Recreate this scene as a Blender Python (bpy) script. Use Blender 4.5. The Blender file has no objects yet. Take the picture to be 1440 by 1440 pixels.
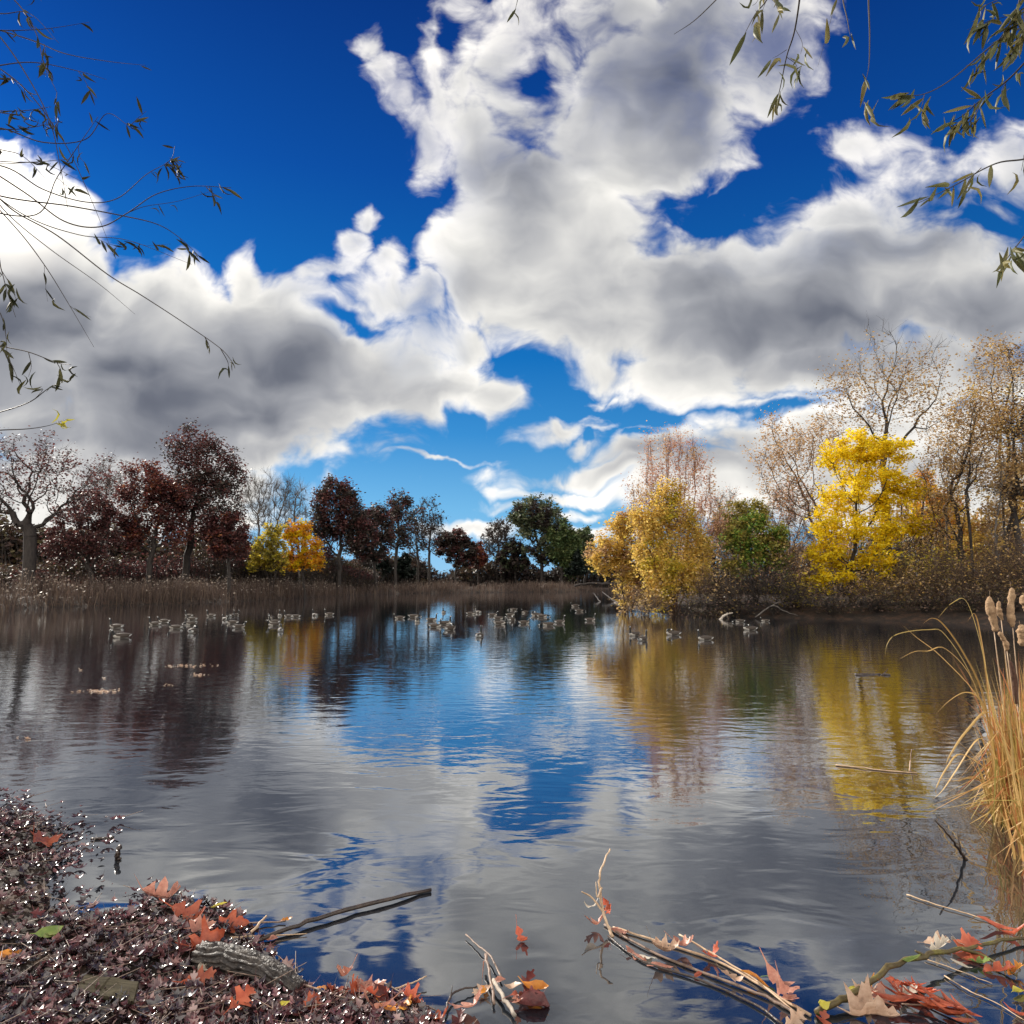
import bpy, math, random
import numpy as np
from mathutils import Vector, Matrix

R = np.random.default_rng(11)
random.seed(11)
SC = bpy.context.scene
COL = SC.collection
PI = math.pi

# ------------------------------------------------------------------ camera
F = 1028.0                       # focal length in pixels of the 1440 px photograph
H = 2.2                          # eye height over the water
PIT = math.atan(100.0 / F)
CP, SP = math.cos(PIT), math.sin(PIT)

def ray(px, py):
    a, b = (px - 720.0) / F, (720.0 - py) / F
    return np.array([a, CP - b * SP, SP + b * CP])

def on_z(px, py, z=0.0):
    d = ray(px, py)
    t = (z - H) / d[2]
    return np.array([d[0] * t, d[1] * t, z])

def at(px, py, Y):
    d = ray(px, py)
    t = Y / d[1]
    return np.array([d[0] * t, Y, H + d[2] * t])

cam = bpy.data.cameras.new("camera")
cam.sensor_width = 36.0
cam.lens = 36.0 * F / 1440.0
cam.clip_end = 6000.0
cam.clip_start = 0.05
camo = bpy.data.objects.new("camera", cam)
COL.objects.link(camo)
camo.location = (0, 0, H)
camo.rotation_euler = (PI / 2 + PIT, 0, 0)
SC.camera = camo

# ------------------------------------------------------------------ mesh helpers
def make_mesh(name, V, quads=None, tris=None, mats=(), qmi=None, tmi=None, smooth=False):
    me = bpy.data.meshes.new(name)
    V = np.asarray(V, dtype=np.float32).reshape(-1, 3)
    q = np.zeros((0, 4), np.int32) if quads is None else np.asarray(quads, np.int32).reshape(-1, 4)
    t = np.zeros((0, 3), np.int32) if tris is None else np.asarray(tris, np.int32).reshape(-1, 3)
    me.vertices.add(len(V))
    me.vertices.foreach_set("co", V.ravel())
    nl = q.size + t.size
    me.loops.add(nl)
    me.loops.foreach_set("vertex_index", np.concatenate([q.ravel(), t.ravel()]).astype(np.int32))
    me.polygons.add(len(q) + len(t))
    st = np.concatenate([np.arange(len(q)) * 4, q.size + np.arange(len(t)) * 3]).astype(np.int32)
    me.polygons.foreach_set("loop_start", st)
    for m in mats:
        me.materials.append(m)
    if qmi is not None or tmi is not None:
        a = np.zeros(len(q), np.int32) if qmi is None else np.broadcast_to(np.asarray(qmi, np.int32), (len(q),))
        b = np.zeros(len(t), np.int32) if tmi is None else np.broadcast_to(np.asarray(tmi, np.int32), (len(t),))
        me.polygons.foreach_set("material_index", np.concatenate([a, b]).astype(np.int32))
    me.update(calc_edges=True)
    me.validate()
    if smooth:
        me.polygons.foreach_set("use_smooth", np.ones(len(me.polygons), dtype=bool))
    return me

class Acc:
    """collects verts, quads, tris with material slots into one mesh"""
    def __init__(s):
        s.V, s.Q, s.T, s.qm, s.tm, s.n = [], [], [], [], [], 0
    def add(s, V, Q=None, T=None, mi=0):
        V = np.asarray(V, float).reshape(-1, 3)
        if Q is not None and len(Q):
            Q = np.asarray(Q, int).reshape(-1, 4); s.Q.append(Q + s.n); s.qm.append(np.full(len(Q), mi))
        if T is not None and len(T):
            T = np.asarray(T, int).reshape(-1, 3); s.T.append(T + s.n); s.tm.append(np.full(len(T), mi))
        s.V.append(V); s.n += len(V)
    def mesh(s, name, mats, smooth=False):
        c = lambda L: np.concatenate(L) if L else None
        return make_mesh(name, np.concatenate(s.V), c(s.Q), c(s.T), mats, c(s.qm), c(s.tm), smooth)

def obj(name, me, parent=None, loc=(0, 0, 0)):
    o = bpy.data.objects.new(name, me)
    COL.objects.link(o)
    o.location = loc
    if parent is not None:
        o.parent = parent
    return o

def tag(o, label=None, cat=None, group=None, kind=None):
    if label: o["label"] = label
    if cat: o["category"] = cat
    if group: o["group"] = group
    if kind: o["kind"] = kind
    return o

def empty(name, loc, label=None, cat=None, group=None, rz=0.0):
    o = bpy.data.objects.new(name, None)
    o.empty_display_size = 0.2
    COL.objects.link(o)
    o.location = [float(v) for v in loc]
    o.rotation_euler = (0, 0, rz)
    return tag(o, label, cat, group)

def norm(v):
    v = np.asarray(v, float)
    return v / np.maximum(np.linalg.norm(v, axis=-1, keepdims=True), 1e-9)

def frames(d):
    d = norm(d)
    ref = np.where(np.abs(d[:, 2:3]) > 0.9, np.array([[1.0, 0, 0]]), np.array([[0, 0, 1.0]]))
    u = norm(np.cross(d, ref)); v = np.cross(d, u)
    return u, v

def prisms(A, B, ra, rb, k):
    """open tubes from A to B, vectorised -> verts, quads"""
    n = len(A)
    u, v = frames(B - A)
    ang = np.arange(k) * 2 * PI / k
    c, s = np.cos(ang)[None, :, None], np.sin(ang)[None, :, None]
    ring = c * u[:, None, :] + s * v[:, None, :]
    VA = A[:, None, :] + ring * ra[:, None, None]
    VB = B[:, None, :] + ring * rb[:, None, None]
    V = np.concatenate([VA, VB], axis=1).reshape(-1, 3)
    i = np.arange(k); j = (i + 1) % k
    q = np.stack([i, j, j + k, i + k], axis=1)
    Q = (q[None] + (np.arange(n) * 2 * k)[:, None, None]).reshape(-1, 4)
    return V, Q

def smooth_path(P, m=6):
    """Catmull-Rom through the points"""
    P = np.asarray(P, float)
    if len(P) < 3:
        t = np.linspace(0, 1, m + 1)[:, None]
        return P[0] * (1 - t) + P[-1] * t
    E = np.vstack([2 * P[0] - P[1], P, 2 * P[-1] - P[-2]])
    out = []
    for i in range(1, len(E) - 2):
        t = np.linspace(0, 1, m, endpoint=False)[:, None]
        p0, p1, p2, p3 = E[i - 1], E[i], E[i + 1], E[i + 2]
        out.append(0.5 * (2 * p1 + (p2 - p0) * t + (2 * p0 - 5 * p1 + 4 * p2 - p3) * t ** 2 + (3 * p1 - p0 - 3 * p2 + p3) * t ** 3))
    out.append(P[-1:])
    return np.concatenate(out)

def tube(acc, P, r0, r1, k=6, mi=0, wob=0.0, caps=True, rng=None):
    """one continuous tapered tube along a path"""
    P = np.asarray(P, float); n = len(P)
    T = norm(np.gradient(P, axis=0))
    up = np.array([0.13, 0.21, 0.97])
    if abs(np.dot(norm(P[-1] - P[0]), up)) > 0.9: up = np.array([1.0, 0.1, 0.05])
    u = norm(np.cross(T, up)); v = np.cross(T, u)
    r = np.linspace(r0, r1, n) if np.isscalar(r1) else np.asarray(r1)
    ang = np.arange(k) * 2 * PI / k
    rr = r[:, None] * (1 + (0 if not wob else (rng or R).normal(0, wob, (n, k))))
    V = P[:, None] + rr[..., None] * (np.cos(ang)[None, :, None] * u[:, None] + np.sin(ang)[None, :, None] * v[:, None])
    i = np.arange(k); j = (i + 1) % k
    q = np.stack([i, j, j + k, i + k], 1)
    Q = (q[None] + (np.arange(n - 1) * k)[:, None, None]).reshape(-1, 4)
    V = V.reshape(-1, 3)
    Tt = []
    if caps:
        V = np.vstack([V, P[0], P[-1]])
        Tt = [[b, a, n * k] for a, b in zip(i, j)] + [[(n - 1) * k + a, (n - 1) * k + b, n * k + 1] for a, b in zip(i, j)]
    acc.add(V, Q, Tt, mi)

def rot_rand(n, tilt, rng):
    """rotation matrices: normals within about tilt of +z, any heading"""
    a = rng.uniform(0, 2 * PI, n); t = np.abs(rng.normal(0, tilt, n)); b = rng.uniform(0, 2 * PI, n)
    N = np.stack([np.sin(t) * np.cos(b), np.sin(t) * np.sin(b), np.cos(t)], 1)
    X = np.stack([np.cos(a), np.sin(a), np.zeros(n)], 1)
    X = norm(X - N * np.sum(X * N, 1, keepdims=True)); Y = np.cross(N, X)
    return np.stack([X, Y, N], 2)         # columns are axes

def scatter(acc, tv, tq, P, Rm, S, mi=0):
    """copies of a template (verts, quads) at P with rotation and size"""
    n, m = len(P), len(tv)
    V = np.einsum('nij,mj->nmi', Rm, tv) * np.asarray(S).reshape(-1, 1, 1) + P[:, None]
    Q = (np.asarray(tq)[None] + (np.arange(n) * m)[:, None, None]).reshape(-1, 4)
    acc.add(V.reshape(-1, 3), Q, None, mi)

# ------------------------------------------------------------------ materials
def new_mat(name):
    m = bpy.data.materials.new(name); m.use_nodes = True
    nt = m.node_tree
    for n in list(nt.nodes): nt.nodes.remove(n)
    out = nt.nodes.new('ShaderNodeOutputMaterial')
    return m, nt, out

def ramp(nt, stops, interp='LINEAR'):
    r = nt.nodes.new('ShaderNodeValToRGB'); cr = r.color_ramp; cr.interpolation = interp
    while len(cr.elements) < len(stops): cr.elements.new(0.5)
    for e, (p, c) in zip(cr.elements, stops):
        e.position = p; e.color = (*c, 1)
    return r

def leaf_mat(name, cols, transl=0.35, rough=0.55, spec=0.3):
    """leaves: the colour of each leaf drawn at random, some light let through"""
    m, nt, out = new_mat(name)
    g = nt.nodes.new('ShaderNodeNewGeometry')
    n = len(cols)
    r = ramp(nt, [((i + 0.5) / n, c) for i, c in enumerate(cols)])
    nt.links.new(g.outputs['Random Per Island'], r.inputs[0])
    b = nt.nodes.new('ShaderNodeBsdfPrincipled')
    b.inputs['Roughness'].default_value = rough
    b.inputs['Specular IOR Level'].default_value = spec
    nt.links.new(r.outputs[0], b.inputs['Base Color'])
    if transl > 0:
        t = nt.nodes.new('ShaderNodeBsdfTranslucent'); mx = nt.nodes.new('ShaderNodeMixShader')
        mx.inputs[0].default_value = transl
        nt.links.new(r.outputs[0], t.inputs['Color'])
        nt.links.new(b.outputs[0], mx.inputs[1]); nt.links.new(t.outputs[0], mx.inputs[2])
        nt.links.new(mx.outputs[0], out.inputs['Surface'])
    else:
        nt.links.new(b.outputs[0], out.inputs['Surface'])
    return m

def surf_mat(name, stops, scale=8.0, rough=0.8, spec=0.3, bump=0.0, bscale=None, stretch=(1, 1, 1), detail=6):
    m, nt, out = new_mat(name)
    tc = nt.nodes.new('ShaderNodeTexCoord'); mp = nt.nodes.new('ShaderNodeMapping')
    mp.inputs['Scale'].default_value = stretch
    nt.links.new(tc.outputs['Object'], mp.inputs[0])
    no = nt.nodes.new('ShaderNodeTexNoise'); no.inputs['Scale'].default_value = scale
    no.inputs['Detail'].default_value = detail; no.inputs['Roughness'].default_value = 0.65
    nt.links.new(mp.outputs[0], no.inputs['Vector'])
    r = ramp(nt, stops); nt.links.new(no.outputs['Fac'], r.inputs[0])
    b = nt.nodes.new('ShaderNodeBsdfPrincipled')
    b.inputs['Roughness'].default_value = rough; b.inputs['Specular IOR Level'].default_value = spec
    nt.links.new(r.outputs[0], b.inputs['Base Color'])
    if bump:
        n2 = nt.nodes.new('ShaderNodeTexNoise'); n2.inputs['Scale'].default_value = bscale or scale * 2
        n2.inputs['Detail'].default_value = 5
        nt.links.new(mp.outputs[0], n2.inputs['Vector'])
        bp = nt.nodes.new('ShaderNodeBump'); bp.inputs['Distance'].default_value = bump
        nt.links.new(n2.outputs['Fac'], bp.inputs['Height']); nt.links.new(bp.outputs[0], b.inputs['Normal'])
    nt.links.new(b.outputs[0], out.inputs['Surface'])
    return m

M = {}
M['bark'] = surf_mat('bark_dark', [(0.3, (0.018, 0.014, 0.013)), (0.7, (0.055, 0.045, 0.04))], 6, stretch=(1, 1, 0.3), bump=0.02)
M['bark_warm'] = surf_mat('bark_warm', [(0.3, (0.05, 0.032, 0.024)), (0.7, (0.15, 0.1, 0.07))], 6, stretch=(1, 1, 0.3), bump=0.02)
M['bark_grey'] = surf_mat('bark_grey', [(0.3, (0.05, 0.042, 0.038)), (0.7, (0.16, 0.14, 0.125))], 6, stretch=(1, 1, 0.3), bump=0.02)
M['bark_pink'] = surf_mat('bark_pink', [(0.3, (0.13, 0.065, 0.05)), (0.7, (0.3, 0.17, 0.13))], 6, stretch=(1, 1, 0.3))
M['maroon'] = leaf_mat('maroon_leaves', [(0.065, 0.032, 0.036), (0.12, 0.04, 0.044), (0.17, 0.058, 0.055), (0.08, 0.04, 0.04), (0.22, 0.09, 0.07), (0.055, 0.04, 0.038)])
M['russet'] = leaf_mat('russet_leaves', [(0.15, 0.036, 0.034), (0.23, 0.06, 0.045), (0.1, 0.036, 0.038), (0.34, 0.13, 0.045), (0.18, 0.055, 0.045), (0.12, 0.055, 0.045)])
M['umber'] = leaf_mat('umber_leaves', [(0.035, 0.028, 0.026), (0.06, 0.042, 0.036), (0.085, 0.05, 0.045), (0.045, 0.038, 0.03), (0.07, 0.06, 0.045)])
M['greygreen'] = leaf_mat('grey_green_leaves', [(0.09, 0.115, 0.065), (0.13, 0.16, 0.08), (0.07, 0.085, 0.055), (0.2, 0.2, 0.11)])
M['willowgreen'] = leaf_mat('willow_leaves', [(0.075, 0.12, 0.045), (0.11, 0.16, 0.055), (0.06, 0.085, 0.035), (0.18, 0.2, 0.07)])
M['conifer'] = leaf_mat('conifer_needles', [(.008, .014, .01), (.014, .022, .014), (.01, .016, .013)], transl=0.1)
M['gold'] = leaf_mat('gold_leaves', [(0.86, 0.64, 0.01), (0.8, 0.55, 0.01), (0.9, 0.72, 0.02), (0.62, 0.44, 0.012), (0.88, 0.74, 0.05), (0.7, 0.56, 0.02)], transl=0.55)
M['amber'] = leaf_mat('amber_leaves', [(0.775, 0.375, 0.025), (0.625, 0.25, 0.0225), (0.875, 0.475, 0.0375), (0.525, 0.275, 0.025)], transl=0.55)
M['ochre'] = leaf_mat('ochre_leaves', [(0.8, 0.57, 0.13), (0.72, 0.47, 0.1), (0.84, 0.62, 0.2), (0.55, 0.36, 0.08), (0.7, 0.52, 0.13), (0.45, 0.36, 0.1)], transl=0.55)
M['lemon'] = leaf_mat('lemon_leaves', [(0.588, 0.476, 0.056), (0.476, 0.35, 0.042), (0.7, 0.532, 0.07), (0.336, 0.308, 0.042)], transl=0.55)
M['blush'] = leaf_mat('blush_leaves', [(0.504, 0.264, 0.18), (0.6, 0.336, 0.24), (0.432, 0.24, 0.18), (0.696, 0.432, 0.264)], transl=0.4)
M['peach'] = leaf_mat('peach_leaves', [(0.55, 0.34, 0.17), (0.64, 0.44, 0.24), (0.44, 0.28, 0.15), (0.7, 0.5, 0.26), (0.34, 0.2, 0.1)], transl=0.4)
M['tan'] = leaf_mat('tan_leaves', [(0.42, 0.27, 0.11), (0.52, 0.36, 0.16), (0.3, 0.19, 0.09), (0.58, 0.38, 0.13), (0.22, 0.12, 0.07)], transl=0.35)
M['green'] = leaf_mat('green_leaves', [(0.12, 0.22, 0.04), (0.17, 0.31, 0.05), (0.08, 0.16, 0.03), (0.3, 0.38, 0.07), (0.42, 0.44, 0.08)], transl=0.35)
M['olive'] = leaf_mat('olive_leaves', [(0.224, 0.21, 0.042), (0.336, 0.28, 0.056), (0.14, 0.14, 0.035), (0.42, 0.308, 0.07)], transl=0.35)
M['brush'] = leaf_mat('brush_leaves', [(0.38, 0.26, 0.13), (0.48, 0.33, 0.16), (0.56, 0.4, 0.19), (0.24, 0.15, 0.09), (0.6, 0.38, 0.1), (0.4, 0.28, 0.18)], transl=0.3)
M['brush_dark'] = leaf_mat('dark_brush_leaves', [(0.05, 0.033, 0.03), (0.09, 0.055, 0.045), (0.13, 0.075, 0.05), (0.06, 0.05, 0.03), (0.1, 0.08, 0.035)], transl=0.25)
M['reed'] = leaf_mat('reed_stems', [(0.08, 0.055, 0.045), (0.13, 0.092, 0.072), (0.055, 0.038, 0.034), (0.17, 0.12, 0.085), (0.1, 0.062, 0.05)], transl=0.2)
M['plume'] = leaf_mat('reed_plumes', [(.22, .18, .15), (.3, .25, .2), (.17, .13, .11)], transl=0.3)
M['straw'] = leaf_mat('straw_blades', [(0.58, 0.38, 0.14), (0.66, 0.46, 0.19), (0.46, 0.27, 0.1), (0.38, 0.29, 0.08), (0.58, 0.32, 0.12), (0.27, 0.23, 0.06)], transl=0.3, rough=0.45)
M['rust_blades'] = leaf_mat('rust_blades', [(.5, .18, .07), (.58, .24, .1), (.42, .14, .05)], transl=0.25, rough=0.45)

# ------------------------------------------------------------------ pond outline and ground
far_px = [(-420, 874), (-250, 866), (-100, 860), (0, 856), (100, 853), (200, 850), (300, 847), (400, 842),
          (480, 837.5), (560, 834.5), (700, 833), (800, 832.3), (850, 832), (900, 833),
          (880, 838), (862, 846.5), (880, 853), (930, 861), (1000, 866), (1100, 869), (1200, 871.5), (1300, 874),
          (1440, 880), (1600, 888), (1800, 900)]
poly = [tuple(on_z(*p)[:2]) for p in far_px]
poly += [(26, 22), (18, 13), (10, 8.2), (6.2, 5.6), (4.2, 4.1), (2.6, 3.2), (1.0, 2.95), (0.2, 3.0)]
near_px = [(585, 1425), (520, 1402), (425, 1408), (405, 1372), (352, 1330), (330, 1292), (262, 1262), (205, 1262), (170, 1290), (95, 1300), (70, 1240), (88, 1172), (20, 1150)]
poly += [tuple(on_z(*p)[:2]) for p in near_px]
poly += [(-6.6, 8.4), (-10, 12), (-18, 20), (-34, 32)]
POLY = np.array(poly)

def sdist(X, Y):
    """signed distance to the pond outline, positive on land"""
    P = np.stack([X.ravel(), Y.ravel()], 1)
    A = POLY; B = np.roll(POLY, -1, 0)
    best = np.full(len(P), 1e9); ins = np.zeros(len(P), bool)
    for a, b in zip(A, B):
        ab = b - a
        t = np.clip(((P - a) @ ab) / (ab @ ab), 0, 1)
        d = P - (a + t[:, None] * ab)
        best = np.minimum(best, np.einsum('ij,ij->i', d, d))
        c = (a[1] > P[:, 1]) != (b[1] > P[:, 1])
        with np.errstate(divide='ignore', invalid='ignore'):
            xi = (b[0] - a[0]) * (P[:, 1] - a[1]) / (b[1] - a[1]) + a[0]
        ins ^= c & (P[:, 0] < xi)
    d = np.sqrt(best)
    return np.where(ins, -d, d).reshape(X.shape)

# smooth value noise from random sines
_k = R.normal(0, 1, (24, 2)); _ph = R.uniform(0, 2 * PI, 24)
def wav(X, Y, s, lo=0, hi=24):
    v = 0
    for k, p in zip(_k[lo:hi], _ph[lo:hi]):
        v = v + np.sin(s * (k[0] * X + k[1] * Y) + p)
    return v / math.sqrt(hi - lo)

def ground_z(X, Y):
    X = np.asarray(X, float); Y = np.asarray(Y, float)
    d = sdist(X, Y)
    near = np.clip((14 - np.hypot(X, Y)) / 5, 0, 1)
    zi = np.where(d > 0, 0.75 * (1 - np.exp(-d / 1.6)) + 0.012 * np.minimum(d, 60), np.maximum(d * 0.35, -0.8))
    n = wav(X, Y, 5.0, 0, 10) * 0.02 + wav(X, Y, 13.0, 10, 24) * 0.014
    zn = np.where(d > 0, 0.03 * (1 - np.exp(-d / 0.12)) + 0.05 * np.minimum(d, 2.0) + 0.25 * np.maximum(d - 2.0, 0) ** 1.2 * (d < 20), np.maximum(d * 0.6, -0.5)) + n * np.clip(d + 0.6, 0, 1)
    zn = np.minimum(zn, 0.75)
    zf = zi + 0.12 * wav(X, Y, 0.25, 0, 12) * np.clip(d / 8, 0, 1)
    hill = np.clip((np.hypot(X, Y - 100) - 160) / 600, 0, 1)
    return near * zn + (1 - near) * (zf + 4.0 * hill)

def axis(lo, hi, dlo, dhi, step, far):
    dense = np.arange(dlo, dhi + 1e-6, step)
    out = [dense]
    def grow(start, end, sgn):
        v, s, L = start, step, []
        while (end - v) * sgn > 0:
            s = min(s * 1.09, far if abs(v) < 260 else 1e9); v += sgn * s; L.append(v)
        return L
    return np.array(sorted(set(np.round(np.concatenate([grow(dlo, lo, -1), dense, grow(dhi, hi, 1)]), 4))))

gx = axis(-3000, 3000, -6.5, 3.0, 0.09, 2.2)
gy = axis(-1500, 4000, 2.4, 8.2, 0.09, 2.2)
GX, GY = np.meshgrid(gx, gy)
GZ = ground_z(GX, GY)
nx, ny = len(gx), len(gy)
ii = (np.arange(ny - 1)[:, None] * nx + np.arange(nx - 1)[None]).ravel()
M['earth'] = surf_mat('earth', [(0.3, (0.012, 0.009, 0.008)), (0.5, (0.028, 0.019, 0.014)), (0.62, (0.06, 0.032, 0.02)), (0.75, (0.04, 0.03, 0.02))], 1.8, rough=0.9, bump=0.05, bscale=9, detail=10)
g = obj('ground', make_mesh('ground', np.stack([GX, GY, GZ], -1).reshape(-1, 3), np.stack([ii, ii + 1, ii + 1 + nx, ii + nx], 1), None, [M['earth']], smooth=True))
tag(g, 'dark earthy shore and leaf strewn land around the pond', None, None, 'structure')

# water
def water_mat():
    m, nt, out = new_mat('pond_water')
    L = nt.links.new
    tc = nt.nodes.new('ShaderNodeTexCoord')
    sp = nt.nodes.new('ShaderNodeSeparateXYZ'); L(tc.outputs['Object'], sp.inputs[0])
    def mrange(src, a, b, c, d, smooth=True):
        n = nt.nodes.new('ShaderNodeMapRange'); n.interpolation_type = 'SMOOTHSTEP' if smooth else 'LINEAR'
        n.inputs[1].default_value = a; n.inputs[2].default_value = b; n.inputs[3].default_value = c; n.inputs[4].default_value = d
        L(src, n.inputs[0]); return n.outputs[0]
    def noise(scale, detail, stretch, rough=0.5, dist=0.0):
        mp = nt.nodes.new('ShaderNodeMapping'); mp.inputs['Scale'].default_value = stretch
        mp.inputs['Rotation'].default_value = (0, 0, 0.12)
        L(tc.outputs['Object'], mp.inputs[0])
        n = nt.nodes.new('ShaderNodeTexNoise'); n.inputs['Scale'].default_value = scale
        n.inputs['Detail'].default_value = detail; n.inputs['Roughness'].default_value = rough
        n.inputs['Distortion'].default_value = dist
        L(mp.outputs[0], n.inputs['Vector']); return n.outputs['Fac']
    def math_(op, a, b):
        n = nt.nodes.new('ShaderNodeMath'); n.operation = op
        for i, v in enumerate((a, b)):
            if isinstance(v, (int, float)): n.inputs[i].default_value = v
            else: L(v, n.inputs[i])
        return n.outputs[0]
    far = mrange(sp.outputs['Y'], 5.0, 26.0, 0.0, 1.0)
    gust = mrange(noise(0.09, 2, (1, 1.6, 1)), 0.35, 0.65, 0.55, 1.25)
    fine = math_('MULTIPLY', noise(3.0, 4, (0.8, 1.25, 1), 0.5), math_('MULTIPLY', mrange(sp.outputs['Y'], 4.5, 13.0, 0.0010, 0.0062), math_('MULTIPLY', gust, mrange(sp.outputs['Y'], 18.0, 60.0, 1.0, 0.45))))
    swell = math_('MULTIPLY', noise(1.8, 2, (0.7, 1.25, 1), 0.45, 0.8), mrange(sp.outputs['Y'], 14.0, 50.0, 0.0058, 0.003))
    h = math_('ADD', fine, swell)
    bp = nt.nodes.new('ShaderNodeBump'); bp.inputs['Distance'].default_value = 1.0; bp.inputs['Strength'].default_value = 1.0
    L(h, bp.inputs['Height'])
    # murky body under a mirror that strengthens towards grazing view
    lw = nt.nodes.new('ShaderNodeLayerWeight'); L(bp.outputs[0], lw.inputs['Normal'])
    fr = math_('ADD', math_('MULTIPLY', math_('POWER', lw.outputs['Facing'], 2.5), 0.97), 0.02)
    d = nt.nodes.new('ShaderNodeBsdfDiffuse'); d.inputs['Color'].default_value = (0.012, 0.015, 0.02, 1)
    g = nt.nodes.new('ShaderNodeBsdfGlossy'); g.inputs['Roughness'].default_value = 0.006; g.inputs['Color'].default_value = (0.97, 0.98, 1, 1)
    L(bp.outputs[0], g.inputs['Normal'])
    mx = nt.nodes.new('ShaderNodeMixShader'); L(fr, mx.inputs[0]); L(d.outputs[0], mx.inputs[1]); L(g.outputs[0], mx.inputs[2])
    L(mx.outputs[0], out.inputs['Surface'])
    return m

M['water'] = water_mat()
wx = np.array([-420, 420]); 
w = obj('water', make_mesh('water', [(-140, -1, 0), (140, -1, 0), (140, 240, 0), (-140, 240, 0)], [[0, 1, 2, 3]], None, [M['water']]))
tag(w, 'calm rippled pond reflecting clouds and trees', None, None, 'structure')

# ------------------------------------------------------------------ sky
SUN_EL, SUN_AZ = math.radians(26.5), math.radians(-45)     # azimuth from +Y towards +X
SUN = np.array([math.sin(SUN_AZ) * math.cos(SUN_EL), math.cos(SUN_AZ) * math.cos(SUN_EL), math.sin(SUN_EL)])

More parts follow.
